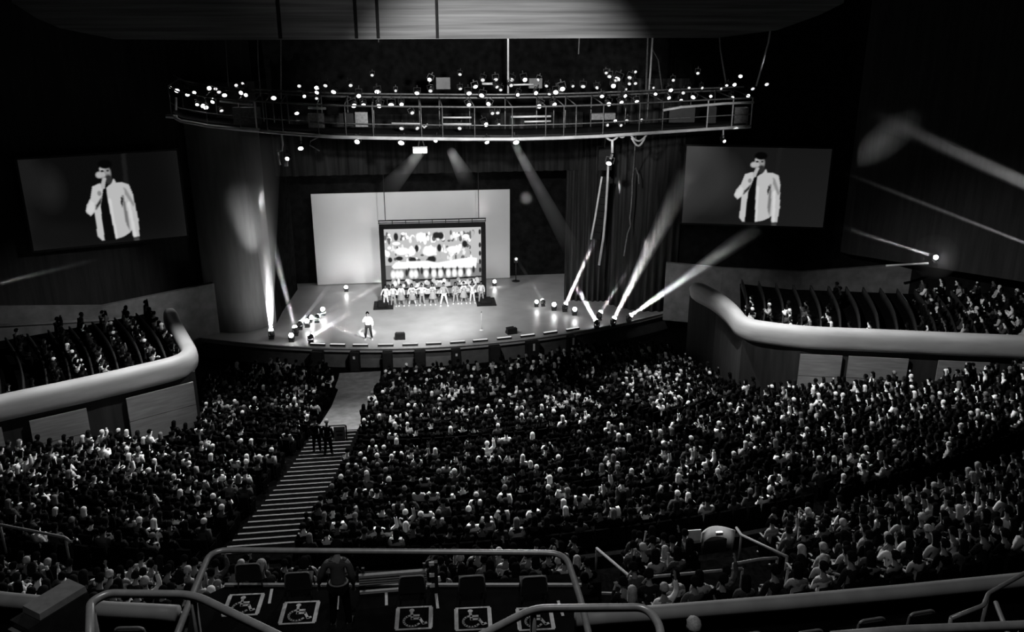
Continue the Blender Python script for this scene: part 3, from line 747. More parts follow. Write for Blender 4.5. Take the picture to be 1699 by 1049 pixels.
def side_screen(label, a, b, z0, z1, A, s):
    A_, B_ = Vector(a), Vector(b); c = (A_+B_)/2; Wd = (B_-A_).length; ang = math.atan2(B_.y-A_.y, B_.x-A_.x)
    t = thing('projection_screen', label, 'screen', (c.x, c.y, z0), ang)
    g = screen_grid('screen_surface', A, Wd, z1-z0, M_vid(s), t); g.location = (0, -.06, (z1-z0)/2)
    w = MB(); w.box((0, .02, (z1-z0)/2), (Wd+.1, .1, z1-z0+.1)); w.build('screen_back', M['black'], t)
    f = MB()
    for zz in (-.06, z1-z0+.06): f.box((0, -.05, zz), (Wd+.24, .12, .12))
    for xx in (-Wd/2-.06, Wd/2+.06): f.box((xx, -.05, (z1-z0)/2), (.12, .12, z1-z0))
    f.build('screen_frame', M['black_metal'], t); return t
def M_vid(s): return video('video_image', s)
side_screen('large video screen beside the stage\'s grey pier showing a singer in a pale jacket', (-22.87, 56.0), (-14.25, 59.0), 8.58, 14.27, A0, 1.0)
side_screen('large video screen past the dark fluted pier, same singer picture, streaks of haze across it', (20.3, 59.0), (29.7, 56.2), 8.45, 13.95, A1, 1.0)

# cyclorama screen upstage
mb = MB(); c0 = ony(527, 474, 69.9); c1 = ony(846, 462, 69.9)
w = MB(); w.box(((c0[0]+c1[0])/2, 69.95, (1.55+9.15)/2), (c1[0]-c0[0], .06, 7.6)); cy = w.build('cyclorama_screen', M['cyc']); tag(cy, 'large pale backdrop screen at the rear of the stage', 'backdrop')
# LED wall on its frame
LY = 64.6; l0 = ony(634, 480, LY); l1 = ony(806, 470, LY); ztop = ony(720, 374, LY)[2]
LW = l1[0]-l0[0]; lcx = (l0[0]+l1[0])/2
led = thing('led_screen', 'bright video wall in a black frame standing mid stage', 'screen', (lcx, LY, 1.5), math.radians(-1.2))
H0, H1 = .42, ztop-1.5
r_ = np.random.default_rng(3); ops = []
def lb(g, x, y, rx, ry, s=.4): ops.append(('e', g, s, (x-165)/810, (y-175)/560, rx/810, ry/560))
for _ in range(230):
    y = r_.choice([235, 255, 275, 345, 370, 395, 440]); lb(r_.choice([.95, .8, .45, .12]), r_.uniform(180, 900), y+r_.uniform(-15, 15), r_.uniform(6, 17), r_.uniform(9, 24))
for x, y, rx, ry in ((270, 245, 18, 34), (600, 240, 34, 26), (635, 245, 25, 30), (830, 318, 22, 30), (435, 345, 16, 30), (620, 345, 18, 32), (400, 440, 30, 22), (215, 435, 18, 22), (290, 425, 30, 18), (555, 440, 36, 34)): lb(.02, x, y, rx, ry)
for x, y, rx, ry in ((470, 250, 38, 36), (505, 285, 14, 30), (765, 245, 28, 14), (840, 255, 28, 18), (270, 300, 32, 14), (315, 365, 60, 30), (540, 370, 55, 40), (195, 385, 20, 24), (740, 360, 60, 26), (400, 370, 25, 30)): lb(1.0, x, y, rx, ry)
ops.append(('p', 1.0, 3, [((x-165)/810, (y-175)/560) for x, y in ((225, 490), (260, 455), (520, 450), (600, 470), (760, 445), (880, 430), (930, 440), (920, 520), (700, 515), (240, 510))]))
for x in (345, 365, 440, 470, 540, 597, 645, 665, 715, 765, 820, 900): lb(.03, x, 540+r_.uniform(-8, 8), 11, 30, .6)
for x in (235, 270, 300, 385, 420, 505, 570, 625, 690, 740, 790, 860): lb(.9, x, 560, 20, 34, .7)
ops.append(('p', .01, 1, [((x-165)/810, (y-175)/560) for x, y in ((165, 600), (520, 605), (970, 590), (970, 604), (520, 620), (165, 615))]))
for _ in range(60): lb(r_.choice([.9, .6, .4, .05]), r_.uniform(180, 950), r_.uniform(615, 660), r_.uniform(8, 22), r_.uniform(12, 26))
ops.append(('p', .01, 1, [((x-165)/810, (y-175)/560) for x, y in ((165, 672), (560, 680), (970, 650), (970, 664), (560, 696), (165, 690))]))
for _ in range(30): lb(r_.choice([.9, .7]), r_.uniform(180, 950), r_.uniform(705, 730), r_.uniform(10, 20), 16)
for y in (220, 330, 400, 470, 540): lb(.02, 955, y, 10, 22)
AL = raster(240, 170, ops, lambda X, Y: np.where(Y < .55, .48, .22)+0*X)
g = screen_grid('screen_surface', AL, LW-.55, H1-H0-.3, video('wall_video', 1.15), led); g.location = (0, -.12, (H0+H1)/2)
w = MB(); w.box((0, .05, (H0+H1)/2), (LW-.4, .2, H1-H0)); w.build('screen_back', M['black'], led)
w = MB(); w.box((0, -.06, H1+.0), (LW, .3, .34)); w.box((0, -.06, H0-.05), (LW, .25, .12))
for s in (-1, 1): w.box((s*(LW/2-.17), -.06, H1/2), (.36, .3, H1))
w.build('frame', M['black'], led)
w = MB(); w.box((0, .0, H1+.45), (LW+.1, .1, .08)); w.box((0, .0, H1+.27), (LW+.1, .1, .06))
for i in range(9): w.box((-LW/2+LW*i/8, 0, H1+.34), (.05, .08, .3))
w.build('top_truss', M['black_metal'], led)
for s in (-1, 1):
    w = MB(); w.box((s*(LW/2-.1), -1.0, .05), (1.5, 1.9, .1)); w.box((s*(LW/2-.1), -1.1, .22), (.8, 1.0, .25)); w.build('foot', M['black'], led)
    w = MB(); w.tube([(s*(LW/2-.5), .0, H1+.45), (s*(LW/2-.5), .0, 14)], .03, 6); w.build('hanging_cable', M['black_metal'], led)
# reflection of the wall's edge, put in as a slim pale stand
q = onz(799, 548, 1.5); t = thing('reflection_stand', 'slim pale stand added in place of a reflection from the video wall', 'stand', tuple(q))
w = MB(); w.lathe([(.16, 0), (.16, .02), (.03, .05)], 14); w.build('base', M['white'], t, True)
w = MB(); w.tube([(0, 0, .04), (0, 0, 1.3)], .02, 8); w.build('pole', M['white'], t, True)
w = MB(); w.tube([(0, 0, 1.3), (0, -.06, 1.42)], .025, 8); w.build('microphone', M['black_metal'], t, True)  # tip shaped like a microphone, part of the reflection stand-in

# stage monitors, footlights, front fills
for (px, py, lab) in ((664, 562, 'black wedge monitor speaker nearest the presenter at the stage edge'), (848, 553, 'black wedge monitor speaker near the far footlights')):
    q = onz(px, py, 1.5); t = thing('wedge_monitor', lab, 'speaker', tuple(q), 0 if px < 700 else .25)
    w = MB(); w.add([(-.35, -.28, 0), (.35, -.28, 0), (.35, .28, 0), (-.35, .28, 0), (-.35, -.28, .42), (.35, -.28, .42), (.35, .02, .42), (-.35, .02, .42)], [(3, 2, 1, 0), (4, 5, 6, 7), (0, 1, 5, 4), (1, 2, 6, 5), (2, 3, 7, 6), (3, 0, 4, 7)]); w.build('cabinet', M['black'], t)
    w = MB(); R = Matrix.Rotation(math.radians(-32), 3, 'X'); w.box((0, .165, .22), (.6, .02, .42), R=R); w.build('grille', M['black_metal'], t)
fx = [(527, 577), (560, 578), (598, 578), (640, 577), (681, 577), (720, 575.5), (760, 573.5), (798, 571), (838, 567.5), (877, 563), (915, 558), (952, 552)]
for i, (px, py) in enumerate(fx):
    x = onz(px, py, 1.5)[0]; y = edgeY(x)+.38; a = math.atan(2*.0157*(x-SX))
    t = thing('footlight', f'long low footlight on the stage edge, {ordinal(i+1)} from the lamp-crowded end', 'light', (x, y, 1.5), a, 'footlights along the stage edge')
    w = MB(); w.box((0, -.06, .07), (1.05, .14, .14)); w.build('housing', M['black_metal'], t)
    w = MB(); w.box((0, -.03, .15), (1.0, .15, .03)); w.build('diffuser', M['glowfoot'], t)
ff = [(527, 1.25), (589, 1.0), (643, 1.05), (697, 1.2), (757, 1.0), (823, 1.2), (890, 1.5), (962, .9)]
for i, (px, wd) in enumerate(ff):
    x = onz(px, 590, 1.0)[0]; y = edgeY(x)-.35; a = math.atan(2*.0157*(x-SX))
    t = thing('front_fill_speaker', f'black floor speaker against the stage front, {ordinal(i+1)} from the aisle side end', 'speaker', (x, y, fz(x, y)), a, 'speakers along the stage front')
    w = MB(); w.box((0, 0, .68), (.62*wd, .5, 1.36)); w.build('cabinet', M['black'], t)
    w = MB(); w.box((0, -.265, .70), (.52*wd, .03, 1.2)); w.build('grille', M['black_metal'], t)
    if px in (589, 757, 890, 962):
        w = MB(); w.box((.0, -.3, 1.05), (.14, .03, .18 if px < 800 else .5)); w.build('label_plate', M['white'], t)

# ------------------------------------------------------------------ floor lamps (moving heads) and their beams of haze
def head_lamp(label, loc, direction, s=1.0, lens='lensbig', group=None, name='moving_head_light', lr=.19):
    t = thing(name, label, 'light', loc, 0, group); t.scale = (s,)*3
    w = MB(); w.box((0, 0, .09), (.42, .36, .18), taper=.9); w.build('base', M['lampbody'], t)
    w = MB(); w.box((0, 0, .22), (.46, .12, .06))
    for q in (-1, 1): w.box((q*.22, 0, .40), (.05, .12, .38))
    w.build('yoke', M['lampbody'], t)
    d = Vector(direction).normalized(); R = d.to_track_quat('Z', 'Y').to_matrix(); c = Vector((0, 0, .50))
    w = MB(); w.lathe([(.08, -.24), (.15, -.18), (.18, .0), (.20, .18), (.195, .2)], 14, c, R); hd = w.build('lamp_head', M['lampbody'], t, True)
    w = MB(); w.lathe([(lr, .2), (lr*.92, .2+lr*.4), (lr*.7, .2+lr*.75), (lr*.38, .2+lr*.95), (.01, .2+lr)], 14, c, R); w.build('lens', M[lens], hd, True)
    return t, Vector(loc)+c*s
def fading_haze(dens, L, fall):
    m = bpy.data.materials.new('haze'); m.use_nodes = True; nt = m.node_tree; nt.nodes.clear()
    tc = nt.nodes.new('ShaderNodeTexCoord'); sp = nt.nodes.new('ShaderNodeSeparateXYZ'); nt.links.new(tc.outputs['Object'], sp.inputs[0])
    r = nt.nodes.new('ShaderNodeMapRange'); r.inputs[1].default_value = 0; r.inputs[2].default_value = L; r.inputs[3].default_value = 1; r.inputs[4].default_value = 0; nt.links.new(sp.outputs[2], r.inputs[0])
    p = nt.nodes.new('ShaderNodeMath'); p.operation = 'POWER'; p.inputs[1].default_value = fall; nt.links.new(r.outputs[0], p.inputs[0])
    q = nt.nodes.new('ShaderNodeMath'); q.operation = 'MULTIPLY'; q.inputs[1].default_value = dens; nt.links.new(p.outputs[0], q.inputs[0])
    v = nt.nodes.new('ShaderNodeVolumeScatter'); nt.links.new(q.outputs[0], v.inputs['Density']); v.inputs['Color'].default_value = (1, 1, 1, 1)
    o = nt.nodes.new('ShaderNodeOutputMaterial'); nt.links.new(v.outputs[0], o.inputs['Volume']); return m
def beam(p0, p1, r0, r1, dens, power, label, off=.3, spread=None, fall=1.3):
    """a narrow lamp light from p0 towards p1 and a cone of haze shaped to that beam, thinned towards its end"""
    A = Vector(p0); B = Vector(p1); d = (B-A).normalized(); A2 = A+d*off; L = (B-A2).length
    w = MB(); n = 10; w.lathe([(r0+(r1-r0)*i/n, L*i/n) for i in range(n+1)], 14)
    o = w.build('beam_haze', fading_haze(dens, L, fall), smooth=True); tag(o, label, 'haze', None, 'stuff')  # haze added only inside the beam, thinning so the light fades out
    o.location = A2; o.rotation_euler = d.to_track_quat('Z', 'Y').to_euler()
    sp = spread if spread else max(1.0, math.degrees(2*math.atan((r1-r0)/L)))
    area('beam_light', A+d*(off-.01), B, r0*2*.9, power, sp); return o
def up_to(px, py, y): return ony(px, py, y)
# (pixel on the stage floor, label, beam target or None, r1, haze density, power)
LAMPS = [
    ((451, 562), 'lone floor lamp at the foot of the grey pier shining straight up', None),
    ((484, 567), 'floor lamp at the outer end of the near lamp cluster', None),
    ((491, 557), 'floor lamp second from the outer end of the near cluster', ((437, 345), 60.2, .40, .2, 20)),
    ((498, 547), 'floor lamp in the near cluster throwing a slanted beam upstage', ((556, 462), 66.5, .22, 1.2, 9)),
    ((510, 543), 'floor lamp in the middle of the near cluster', None),
    ((516, 569), 'floor lamp of the near cluster closest to the stage lip', ((592, 512), 61.5, .22, .3, 20)),
    ((514, 535), 'floor lamp tucked behind the middle of the near cluster', ((607, 561), 56.9, .25, .2, 12)),
    ((526, 535), 'bright floor lamp at the inner edge of the near cluster', ((575, 500), 64.5, .3, .2, 12)),
    ((536, 523), 'floor lamp farthest upstage in the near cluster', None),
    ((890, 509), 'first floor lamp of the far row, upstage end', None),
    ((901, 508), 'floor lamp of the far row with a thin beam leaning to the backdrop', ((856, 428), 69.0, .16, .30, 5)),
    ((919, 515), 'third floor lamp of the far row, no beam', None),
    ((937, 517), 'floor lamp of the far row with a bright beam leaning over the pier', ((990, 392), 61.0, .22, 1.0, 110)),
    ((953, 523), 'fifth floor lamp of the far row, small and without beam', None),
    ((990, 545), 'floor lamp near the stage lip with a bright short beam leaning inward', ((953, 470), 60.5, .26, 1.0, 110)),
    ((994, 531), 'floor lamp behind the lip lamp with a faint beam', ((1055, 428), 59.5, .22, .25, 6)),
    ((1017, 541), 'big floor lamp near the far lip with the widest slanted beam', ((1150, 270), 57.0, 1.0, .40, 70)),
    ((1043, 535), 'outermost floor lamp of the far side, low slanted beam', ((1262, 375), 55.5, .75, .40, 60)),
]
for (px, py), lab, bm in LAMPS:
    q = onz(px, py, 1.5); tgt = ony(*bm[0], bm[1]) if bm else None
    d = (Vector(tgt)-Vector(q)) if bm else Vector((.1 if px < 700 else -.1, -.9, .55))
    if px == 451: d = Vector((-.03, .10, 1))
    t, c = head_lamp(lab, tuple(q), d, .85 if py > 512 else .72, group='floor lamps on the stage')
    if px == 451:
        spot('pier_uplight', c+Vector((0, -.15, .42)), (q[0]+.0, q[1]+2.3, 13.0), 36, 7000, 1.0, .12)
        beam(c, ony(433, 225, 57.6), .14, 1.3, .6, 60, 'upright shaft of haze over the lone floor lamp', .42, fall=.45)
        spot('pier_glow_light', c+Vector((.15, -.5, .3)), (q[0], q[1]+2, 3.0), 120, 40, .9, .1)
    elif bm:
        beam(c, tgt, .12, bm[2], bm[3], bm[4], 'beam of lit haze from the '+lab.split(' with')[0].split(' throwing')[0], .46*(.85 if py > 512 else .72))
    else:
        spot('lamp_spill', c+Vector((0, -.5, .1)), (q[0], q[1]-2.5, 1.5), 90, 8, .9, .1)

# cyclorama ground lamps
for px, py, lab, pw in ((575, 477, 'small bright lamp under the pale backdrop', 110), (651, 474, 'small bright lamp under the backdrop, half behind the video wall post', 130), (819, 466, 'small bright lamp under the backdrop right of the video wall', 35)):
    q = onz(px, py+5, 1.5); q = (q[0], 67.9, 1.5)
    t, c = head_lamp(lab, q, (0, -1, .25), .75)
    spot('cyc_light', (q[0], 67.5, 1.95), (q[0]-.3, 69.9, 4.2), 150, pw*2.4, 1.0, .15)
area('cyc_batten_light', (1, 67.6, 11.0), (1, 69.9, 5.0), 14, 120, 150, .4)
q = ony(856, 428, 69.0)
t, c = head_lamp('small lamp on a tall stand beside the pale backdrop, thin beam meeting it', tuple(q-np.array([0, 0, .4])), (0, -1, -.1), .7, lens='lensdim')
w = MB(); w.tube([(0, 0, .0), (0, 0, (1.5-q[2]+.4)/.7)], .05, 8); w.lathe([(.5, (1.5-q[2]+.4)/.7), (.45, (1.5-q[2]+.4)/.7+.06)], 12); w.build('stand', M['black_metal'], t, True)

# beams crossing from above and from the hall sides
beam(ony(852, 235, 55), ony(952, 420, 63.5), .25, .75, .3, 2.5, 'wide faint beam of haze slanting down from the rig towards the dark curtain', .2)
beam(ony(748, 250, 56), ony(775, 300, 62.5), .3, .7, .3, 2.5, 'short faint beam of haze below the middle of the rig', .2)
beam(ony(700, 250, 56), ony(640, 318, 64), .3, .8, .3, 2.5, 'faint beam of haze slanting towards the pale backdrop corner', .2)
beam(ony(1820, 358, 36), ony(1440, 185, 47), .34, .62, .16, 11, 'broad beam of haze crossing the dark side wall', .2)
beam(ony(1800, 442, 38), ony(1400, 286, 47), .08, .22, .25, 2.5, 'thin lower beam of haze crossing the dark side wall', .2)
beam(ony(-80, 490, 48), ony(170, 428, 53), .12, .25, .10, 2.5, 'faint thin beam of haze in front of the near dark wall', .2)
q = ony(1550, 436, 50.5)
t, c = head_lamp('lone bright lamp on the ledge above the far side box', tuple(q), (-.35, -1, .05), .8)
beam(c, ony(1400, 378, 53), .10, .22, .15, 6, 'thin beam of haze leaving the lone ledge lamp', .42)
w = MB(); w.lathe([(.02+1.5*math.sin(PI*i/8), -1.5*math.cos(PI*i/8)) for i in range(9)], 16, tuple(c)); o = w.build('lamp_haze', haze_mat('haze_glow', .02), smooth=True); tag(o, 'soft glow of haze round the lone ledge lamp', 'haze', None, 'stuff')
spot('ledge_lamp_light', c+Vector((-.1, -.55, 0)), (c.x-.6, c.y-3, c.z-.3), 170, 60, .9, .1)
w = MB(); w.tube([tuple(ony(1470, 441, 50.6)), tuple(ony(1540, 437, 50.6))], .07, 8); o = w.build('ledge_bar', M['pipe'], smooth=True); tag(o, 'short pale bar on the ledge beside the lone lamp', 'bar')

# ------------------------------------------------------------------ hanging lighting rig
FR = [(285, 192), (300, 201), (345, 209), (400, 215), (470, 221), (550, 227), (620, 229), (690, 230), (770, 231), (850, 231), (930, 229), (1000, 226), (1060, 222), (1120, 218), (1180, 214), (1245, 210)]
FP = [Vector(onz(x, y, 16.0) if onz(x, y, 16.0)[1] < 55.5 else ony(x, y, 55.5)) for x, y in FR]; FPX = [x for x, _ in FR]
def rig(px):
    px = min(max(px, 285), 1245)
    for (a, b), A, B in zip(zip(FPX, FPX[1:]), FP, FP[1:]):
        if a <= px <= b: return A.lerp(B, (px-a)/(b-a))
    return FP[-1]
rg = thing('lighting_rig', 'long curved lighting rig of pipes hanging above the stage front', 'lighting rig', tuple(FP[7]))
O = FP[7]
def L_(v): return Vector(v)-O
CV = resample(FP, .8)
def shifted(dy, dz): return [p-O+Vector((0, dy, dz)) for p in CV]
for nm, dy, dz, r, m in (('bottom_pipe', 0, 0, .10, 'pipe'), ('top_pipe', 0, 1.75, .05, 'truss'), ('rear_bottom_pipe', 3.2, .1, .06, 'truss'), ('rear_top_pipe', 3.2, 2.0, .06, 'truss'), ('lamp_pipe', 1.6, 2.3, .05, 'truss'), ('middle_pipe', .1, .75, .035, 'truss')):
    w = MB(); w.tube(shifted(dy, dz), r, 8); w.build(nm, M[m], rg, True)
w = MB(); vs = []
for p in CV:
    a = p-O; vs += [tuple(a+Vector((0, .15, .12))), tuple(a+Vector((0, 3.1, .12))), tuple(a+Vector((0, 3.1, .2))), tuple(a+Vector((0, .15, .2)))]
w.add(vs, [(i*4+j, i*4+(j+1) % 4, i*4+4+(j+1) % 4, i*4+4+j) for i in range(len(CV)-1) for j in range(4)]); w.build('deck', M['black_metal'], rg)
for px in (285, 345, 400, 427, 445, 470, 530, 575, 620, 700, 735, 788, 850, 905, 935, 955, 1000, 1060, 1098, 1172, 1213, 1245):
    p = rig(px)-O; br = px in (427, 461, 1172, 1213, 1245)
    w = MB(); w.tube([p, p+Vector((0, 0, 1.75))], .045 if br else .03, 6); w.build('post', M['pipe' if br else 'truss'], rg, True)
    w = MB(); w.tube([p+Vector((0, 0, 1.75)), p+Vector((0, 3.2, 2.0))], .035, 6); w.tube([p+Vector((0, 0, .05)), p+Vector((0, 3.2, .1))], .035, 6); w.tube([p+Vector((0, 3.2, .1)), p+Vector((0, 3.2, 2.0))], .035, 6); w.build('cross_frame', M['truss'], rg, True)
# bright rail lengths
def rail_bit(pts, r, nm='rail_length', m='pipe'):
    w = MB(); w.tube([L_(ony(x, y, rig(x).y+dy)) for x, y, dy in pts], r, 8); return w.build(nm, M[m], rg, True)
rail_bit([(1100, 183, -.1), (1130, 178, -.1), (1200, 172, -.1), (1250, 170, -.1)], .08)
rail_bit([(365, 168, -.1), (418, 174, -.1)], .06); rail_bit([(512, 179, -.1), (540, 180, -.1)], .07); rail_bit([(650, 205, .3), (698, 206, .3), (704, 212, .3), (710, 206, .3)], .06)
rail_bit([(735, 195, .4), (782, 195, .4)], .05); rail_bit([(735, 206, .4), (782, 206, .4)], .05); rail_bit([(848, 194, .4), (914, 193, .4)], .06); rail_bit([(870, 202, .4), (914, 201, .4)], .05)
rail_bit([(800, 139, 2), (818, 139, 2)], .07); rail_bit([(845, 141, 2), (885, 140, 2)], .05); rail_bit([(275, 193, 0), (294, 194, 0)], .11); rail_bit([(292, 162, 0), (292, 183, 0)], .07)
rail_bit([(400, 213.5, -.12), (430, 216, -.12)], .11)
# panels, boxes and drapes on the rig front
for px, py, ww, hh, m in ((410, 192, 1.6, 1.0, 'truss'), (525, 200, .9, .8, 'truss'), (575, 198, .8, .7, 'black_metal'), (600, 198, .7, .8, 'truss'), (735, 138, .8, .65, 'ledge'), (888, 138, .75, .55, 'ledge'), (1000, 193, 1.4, .35, 'truss'), (1130, 190, 1.6, .9, 'black_metal'), (1228, 193, .9, 1.1, 'truss'), (1180, 190, .5, 1.0, 'black_metal')):
    w = MB(); c = L_(ony(px, py, rig(px).y+(.5 if py > 160 else 2.5))); w.box(c, (ww, .4, hh)); w.build('dimmer_box', M[m], rg)
# suspension cables
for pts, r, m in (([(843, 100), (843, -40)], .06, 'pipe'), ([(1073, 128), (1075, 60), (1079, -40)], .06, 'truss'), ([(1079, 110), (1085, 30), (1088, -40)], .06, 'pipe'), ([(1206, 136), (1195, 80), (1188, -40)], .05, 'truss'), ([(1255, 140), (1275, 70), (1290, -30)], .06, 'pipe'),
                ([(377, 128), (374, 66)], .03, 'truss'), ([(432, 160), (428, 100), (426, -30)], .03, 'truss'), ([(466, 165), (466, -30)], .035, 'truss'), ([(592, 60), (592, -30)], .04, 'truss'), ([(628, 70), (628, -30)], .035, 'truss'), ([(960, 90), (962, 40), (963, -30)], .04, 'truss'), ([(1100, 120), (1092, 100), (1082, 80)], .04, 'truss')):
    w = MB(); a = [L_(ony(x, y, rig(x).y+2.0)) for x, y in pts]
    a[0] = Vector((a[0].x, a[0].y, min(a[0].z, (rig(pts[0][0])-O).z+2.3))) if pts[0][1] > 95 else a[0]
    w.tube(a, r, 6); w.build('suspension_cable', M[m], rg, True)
# things drooping below the rig
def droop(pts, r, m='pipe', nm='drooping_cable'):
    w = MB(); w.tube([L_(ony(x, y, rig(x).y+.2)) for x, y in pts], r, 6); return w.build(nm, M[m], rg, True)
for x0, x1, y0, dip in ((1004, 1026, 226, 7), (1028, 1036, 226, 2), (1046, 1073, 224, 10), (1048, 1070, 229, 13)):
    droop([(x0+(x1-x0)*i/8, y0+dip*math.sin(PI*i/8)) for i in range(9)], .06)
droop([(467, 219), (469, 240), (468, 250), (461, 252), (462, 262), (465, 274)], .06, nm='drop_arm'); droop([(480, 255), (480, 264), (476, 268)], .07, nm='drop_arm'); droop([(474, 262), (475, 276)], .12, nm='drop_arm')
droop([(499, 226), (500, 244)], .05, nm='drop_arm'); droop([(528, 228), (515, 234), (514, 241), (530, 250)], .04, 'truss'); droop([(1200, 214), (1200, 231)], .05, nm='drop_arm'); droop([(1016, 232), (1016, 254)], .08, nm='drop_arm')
# lit sign bar hanging below the rig
q = ony(697, 250, rig(697).y+.3); t = thing('hanging_light_bar', 'small bright three-celled light bar hanging below the rig', 'light', tuple(q))
w = MB(); w.box((0, .06, .05), (.82, .16, .34)); w.build('housing', M['lampsilver'], t)
for i in (-1, 0, 1):
    w = MB(); w.box((i*.265, -.04, -.02), (.23, .05, .22)); w.build('light_cell', M['lens'], t)
w = MB(); w.tube([(-.1, .06, .2), (.02, .06, .75)], .04, 6); w.tube([(.25, .06, .2), (.12, .06, .75)], .04, 6); w.build('bracket', M['black_metal'], t)

# lamps on the rig
rl = []
def addl(sx, pts):
    for x, y in pts: rl.append((sx+x/4.2475, 90+y/4.2475))
addl(250, [(140, 228), (185, 253), (255, 275), (308, 266), (413, 236), (483, 262), (455, 305), (443, 330), (520, 285), (645, 268), (675, 278), (873, 300), (1052, 218), (1080, 290), (1176, 265), (1167, 305), (1296, 258), (1410, 212), (1465, 284), (1600, 260),
           (328, 348), (363, 358), (388, 368), (498, 393), (1030, 410), (460, 240), (600, 215), (655, 200), (1230, 215), (1168, 228), (1500, 350), (1430, 355), (1610, 355)])
addl(600, [(113, 260), (240, 255), (392, 268), (488, 250), (693, 238), (750, 270), (850, 288), (978, 245), (1098, 278), (1225, 268), (1325, 275), (1372, 265), (1415, 238), (1485, 220), (1558, 222), (1655, 230), (800, 225), (948, 225), (1048, 215), (1300, 220),
           (850, 175), (945, 172), (1053, 175), (1145, 175), (1245, 178), (755, 350), (895, 348), (1253, 358), (1350, 350), (355, 410), (920, 410), (958, 408), (285, 515), (385, 515), (692, 515), (963, 490), (868, 490), (690, 140), (75, 145), (480, 175), (210, 355), (125, 355), (280, 345)])
addl(950, [(207, 290), (362, 288), (237, 130), (262, 152), (285, 215), (400, 205), (368, 242), (170, 232), (250, 345), (340, 335), (453, 330), (585, 275), (565, 232), (708, 180), (690, 250), (672, 300), (815, 232), (780, 270), (850, 300), (908, 232), (760, 318), (975, 290), (1120, 300),
           (1180, 148), (1265, 240), (1365, 210), (880, 130), (295, 465), (385, 462), (478, 460), (240, 497), (335, 495), (300, 180), (405, 160), (440, 120), (320, 165), (440, 200), (1085, 215), (1135, 210), (1040, 240), (1230, 290)])
hang = [(250+1452/4.2475, 90+612/4.2475), (250+1062/4.2475, 90+655/4.2475), (600+275/4.2475, 90+615/4.2475), (600+525/4.2475, 90+603/4.2475), (600+877/4.2475, 90+612/4.2475), (600+1083/4.2475, 90+615/4.2475), (1200, 233), (1011, 270), (478, 262)]
rl += hang
def rowof(py): return ('topmost row' if py < 135 else 'upper row' if py < 149 else 'main row' if py < 163 else 'lower row' if py < 180 else 'catwalk row' if py < 216 else 'hanging row')
rows = {}
for p in rl: rows.setdefault(rowof(p[1]), []).append(p)
DIM = {'topmost row': 'lensdim', 'upper row': 'lensdim', 'catwalk row': 'lensdim'}
lamp_protos = {}
def can_proto(lens):
    t = thing('stage_lamp', 'lamp', 'light')
    w = MB(); R = Vector((0.0, -1, -.35)).to_track_quat('Z', 'Y').to_matrix()
    w.lathe([(.05, -.30), (.11, -.24), (.135, -.05), (.14, .14)], 10, (0, 0, 0), R); b = w.build('housing', M['lampbody'], t, True)
    w = MB(); w.lathe([(.115, .12), (.10, .15), (.01, .17)], 10, (0, 0, 0), R); w.build('lens', M[lens], b, True)
    w = MB()
    for q in (-1, 1): w.box((q*.155, 0, .12), (.02, .05, .3))
    w.box((0, 0, .28), (.33, .06, .03)); w.box((0, 0, .36), (.05, .05, .16)); w.build('yoke', M['black_metal'], t)
    return t
first = {}
for rn, ps in rows.items():
    ps.sort()
    for i, (px, py) in enumerate(ps):
        lens = DIM.get(rn, 'lens') if (i*7+3) % 5 else 'lens'
        if rn == 'main row' and i % 6 == 4: lens = 'lensdim'
        if lens not in first: t = first[lens] = can_proto(lens)
        else: t = copy_tree(first[lens])
        y = rig(px).y+{'topmost row': 2.4, 'upper row': 1.8, 'main row': 1.4, 'lower row': .6, 'catwalk row': .45, 'hanging row': .1}[rn]
        t.location = ony(px, py, y); s_ = random.uniform(.85, 1.2)*(.85 if lens == 'lensdim' else 1.05); t.scale = (s_*random.uniform(.9, 1.35), s_, s_*.95)
        t.rotation_euler = (random.uniform(-.2, .2), random.uniform(-.5, .5), random.uniform(-.4, .4))
        place = f'{ordinal(i+1)} from its left end' if i < len(ps)/2 else f'{ordinal(len(ps)-i)} from its right end'
        t['label'] = f'lit stage lamp, {rn} of the hanging rig, {place}'; t['group'] = 'stage lamps on the hanging rig'

# line array and loose cables beside the far pier
q = ony(1003, 290, 56.8); t = thing('line_array_speaker', 'tall hanging column of black speaker boxes beside the far pier', 'speaker', tuple(q)); O2 = Vector(q)
pa = [Vector(ony(1005-i*1.9 if i < 6 else 993.6-(i-6)*2.2, 292+i*11.5, 56.8+.02*i))-O2 for i in range(10)]
for i, (a, b) in enumerate(zip(pa, pa[1:])):
    c = (a+b)/2; d = (b-a); R = Matrix.Rotation(math.atan2(-d.x, -d.z)*1.0, 3, 'Y')
    w = MB(); w.box(c, (.62, .55, d.length*.94), R=R); bx_ = w.build('cabinet', M['black'], t)
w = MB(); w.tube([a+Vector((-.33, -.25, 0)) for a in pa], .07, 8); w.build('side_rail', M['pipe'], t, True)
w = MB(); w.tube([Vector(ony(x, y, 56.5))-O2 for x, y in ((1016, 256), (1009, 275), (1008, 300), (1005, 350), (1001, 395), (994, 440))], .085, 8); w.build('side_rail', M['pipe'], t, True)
w = MB(); w.box(Vector(ony(1003, 262, 56.8))-O2, (.9, .5, 1.6)); w.build('hanging_frame', M['black_metal'], t)
w = MB(); w.tube([Vector(ony(1003, 246, 56.8))-O2, Vector(ony(1005, 222, rig(1005).y+.3))-O2], .04, 6); w.build('hanging_chain', M['black_metal'], t, True)
yc = rig(1055).y+.2
t = tag(thing('hanging_cable', 'loose grey cable dropping from rig and kinking beside the far fluted pier', 'cable', tuple(ony(1055, 222, yc))), None)
O3 = Vector(t.location)
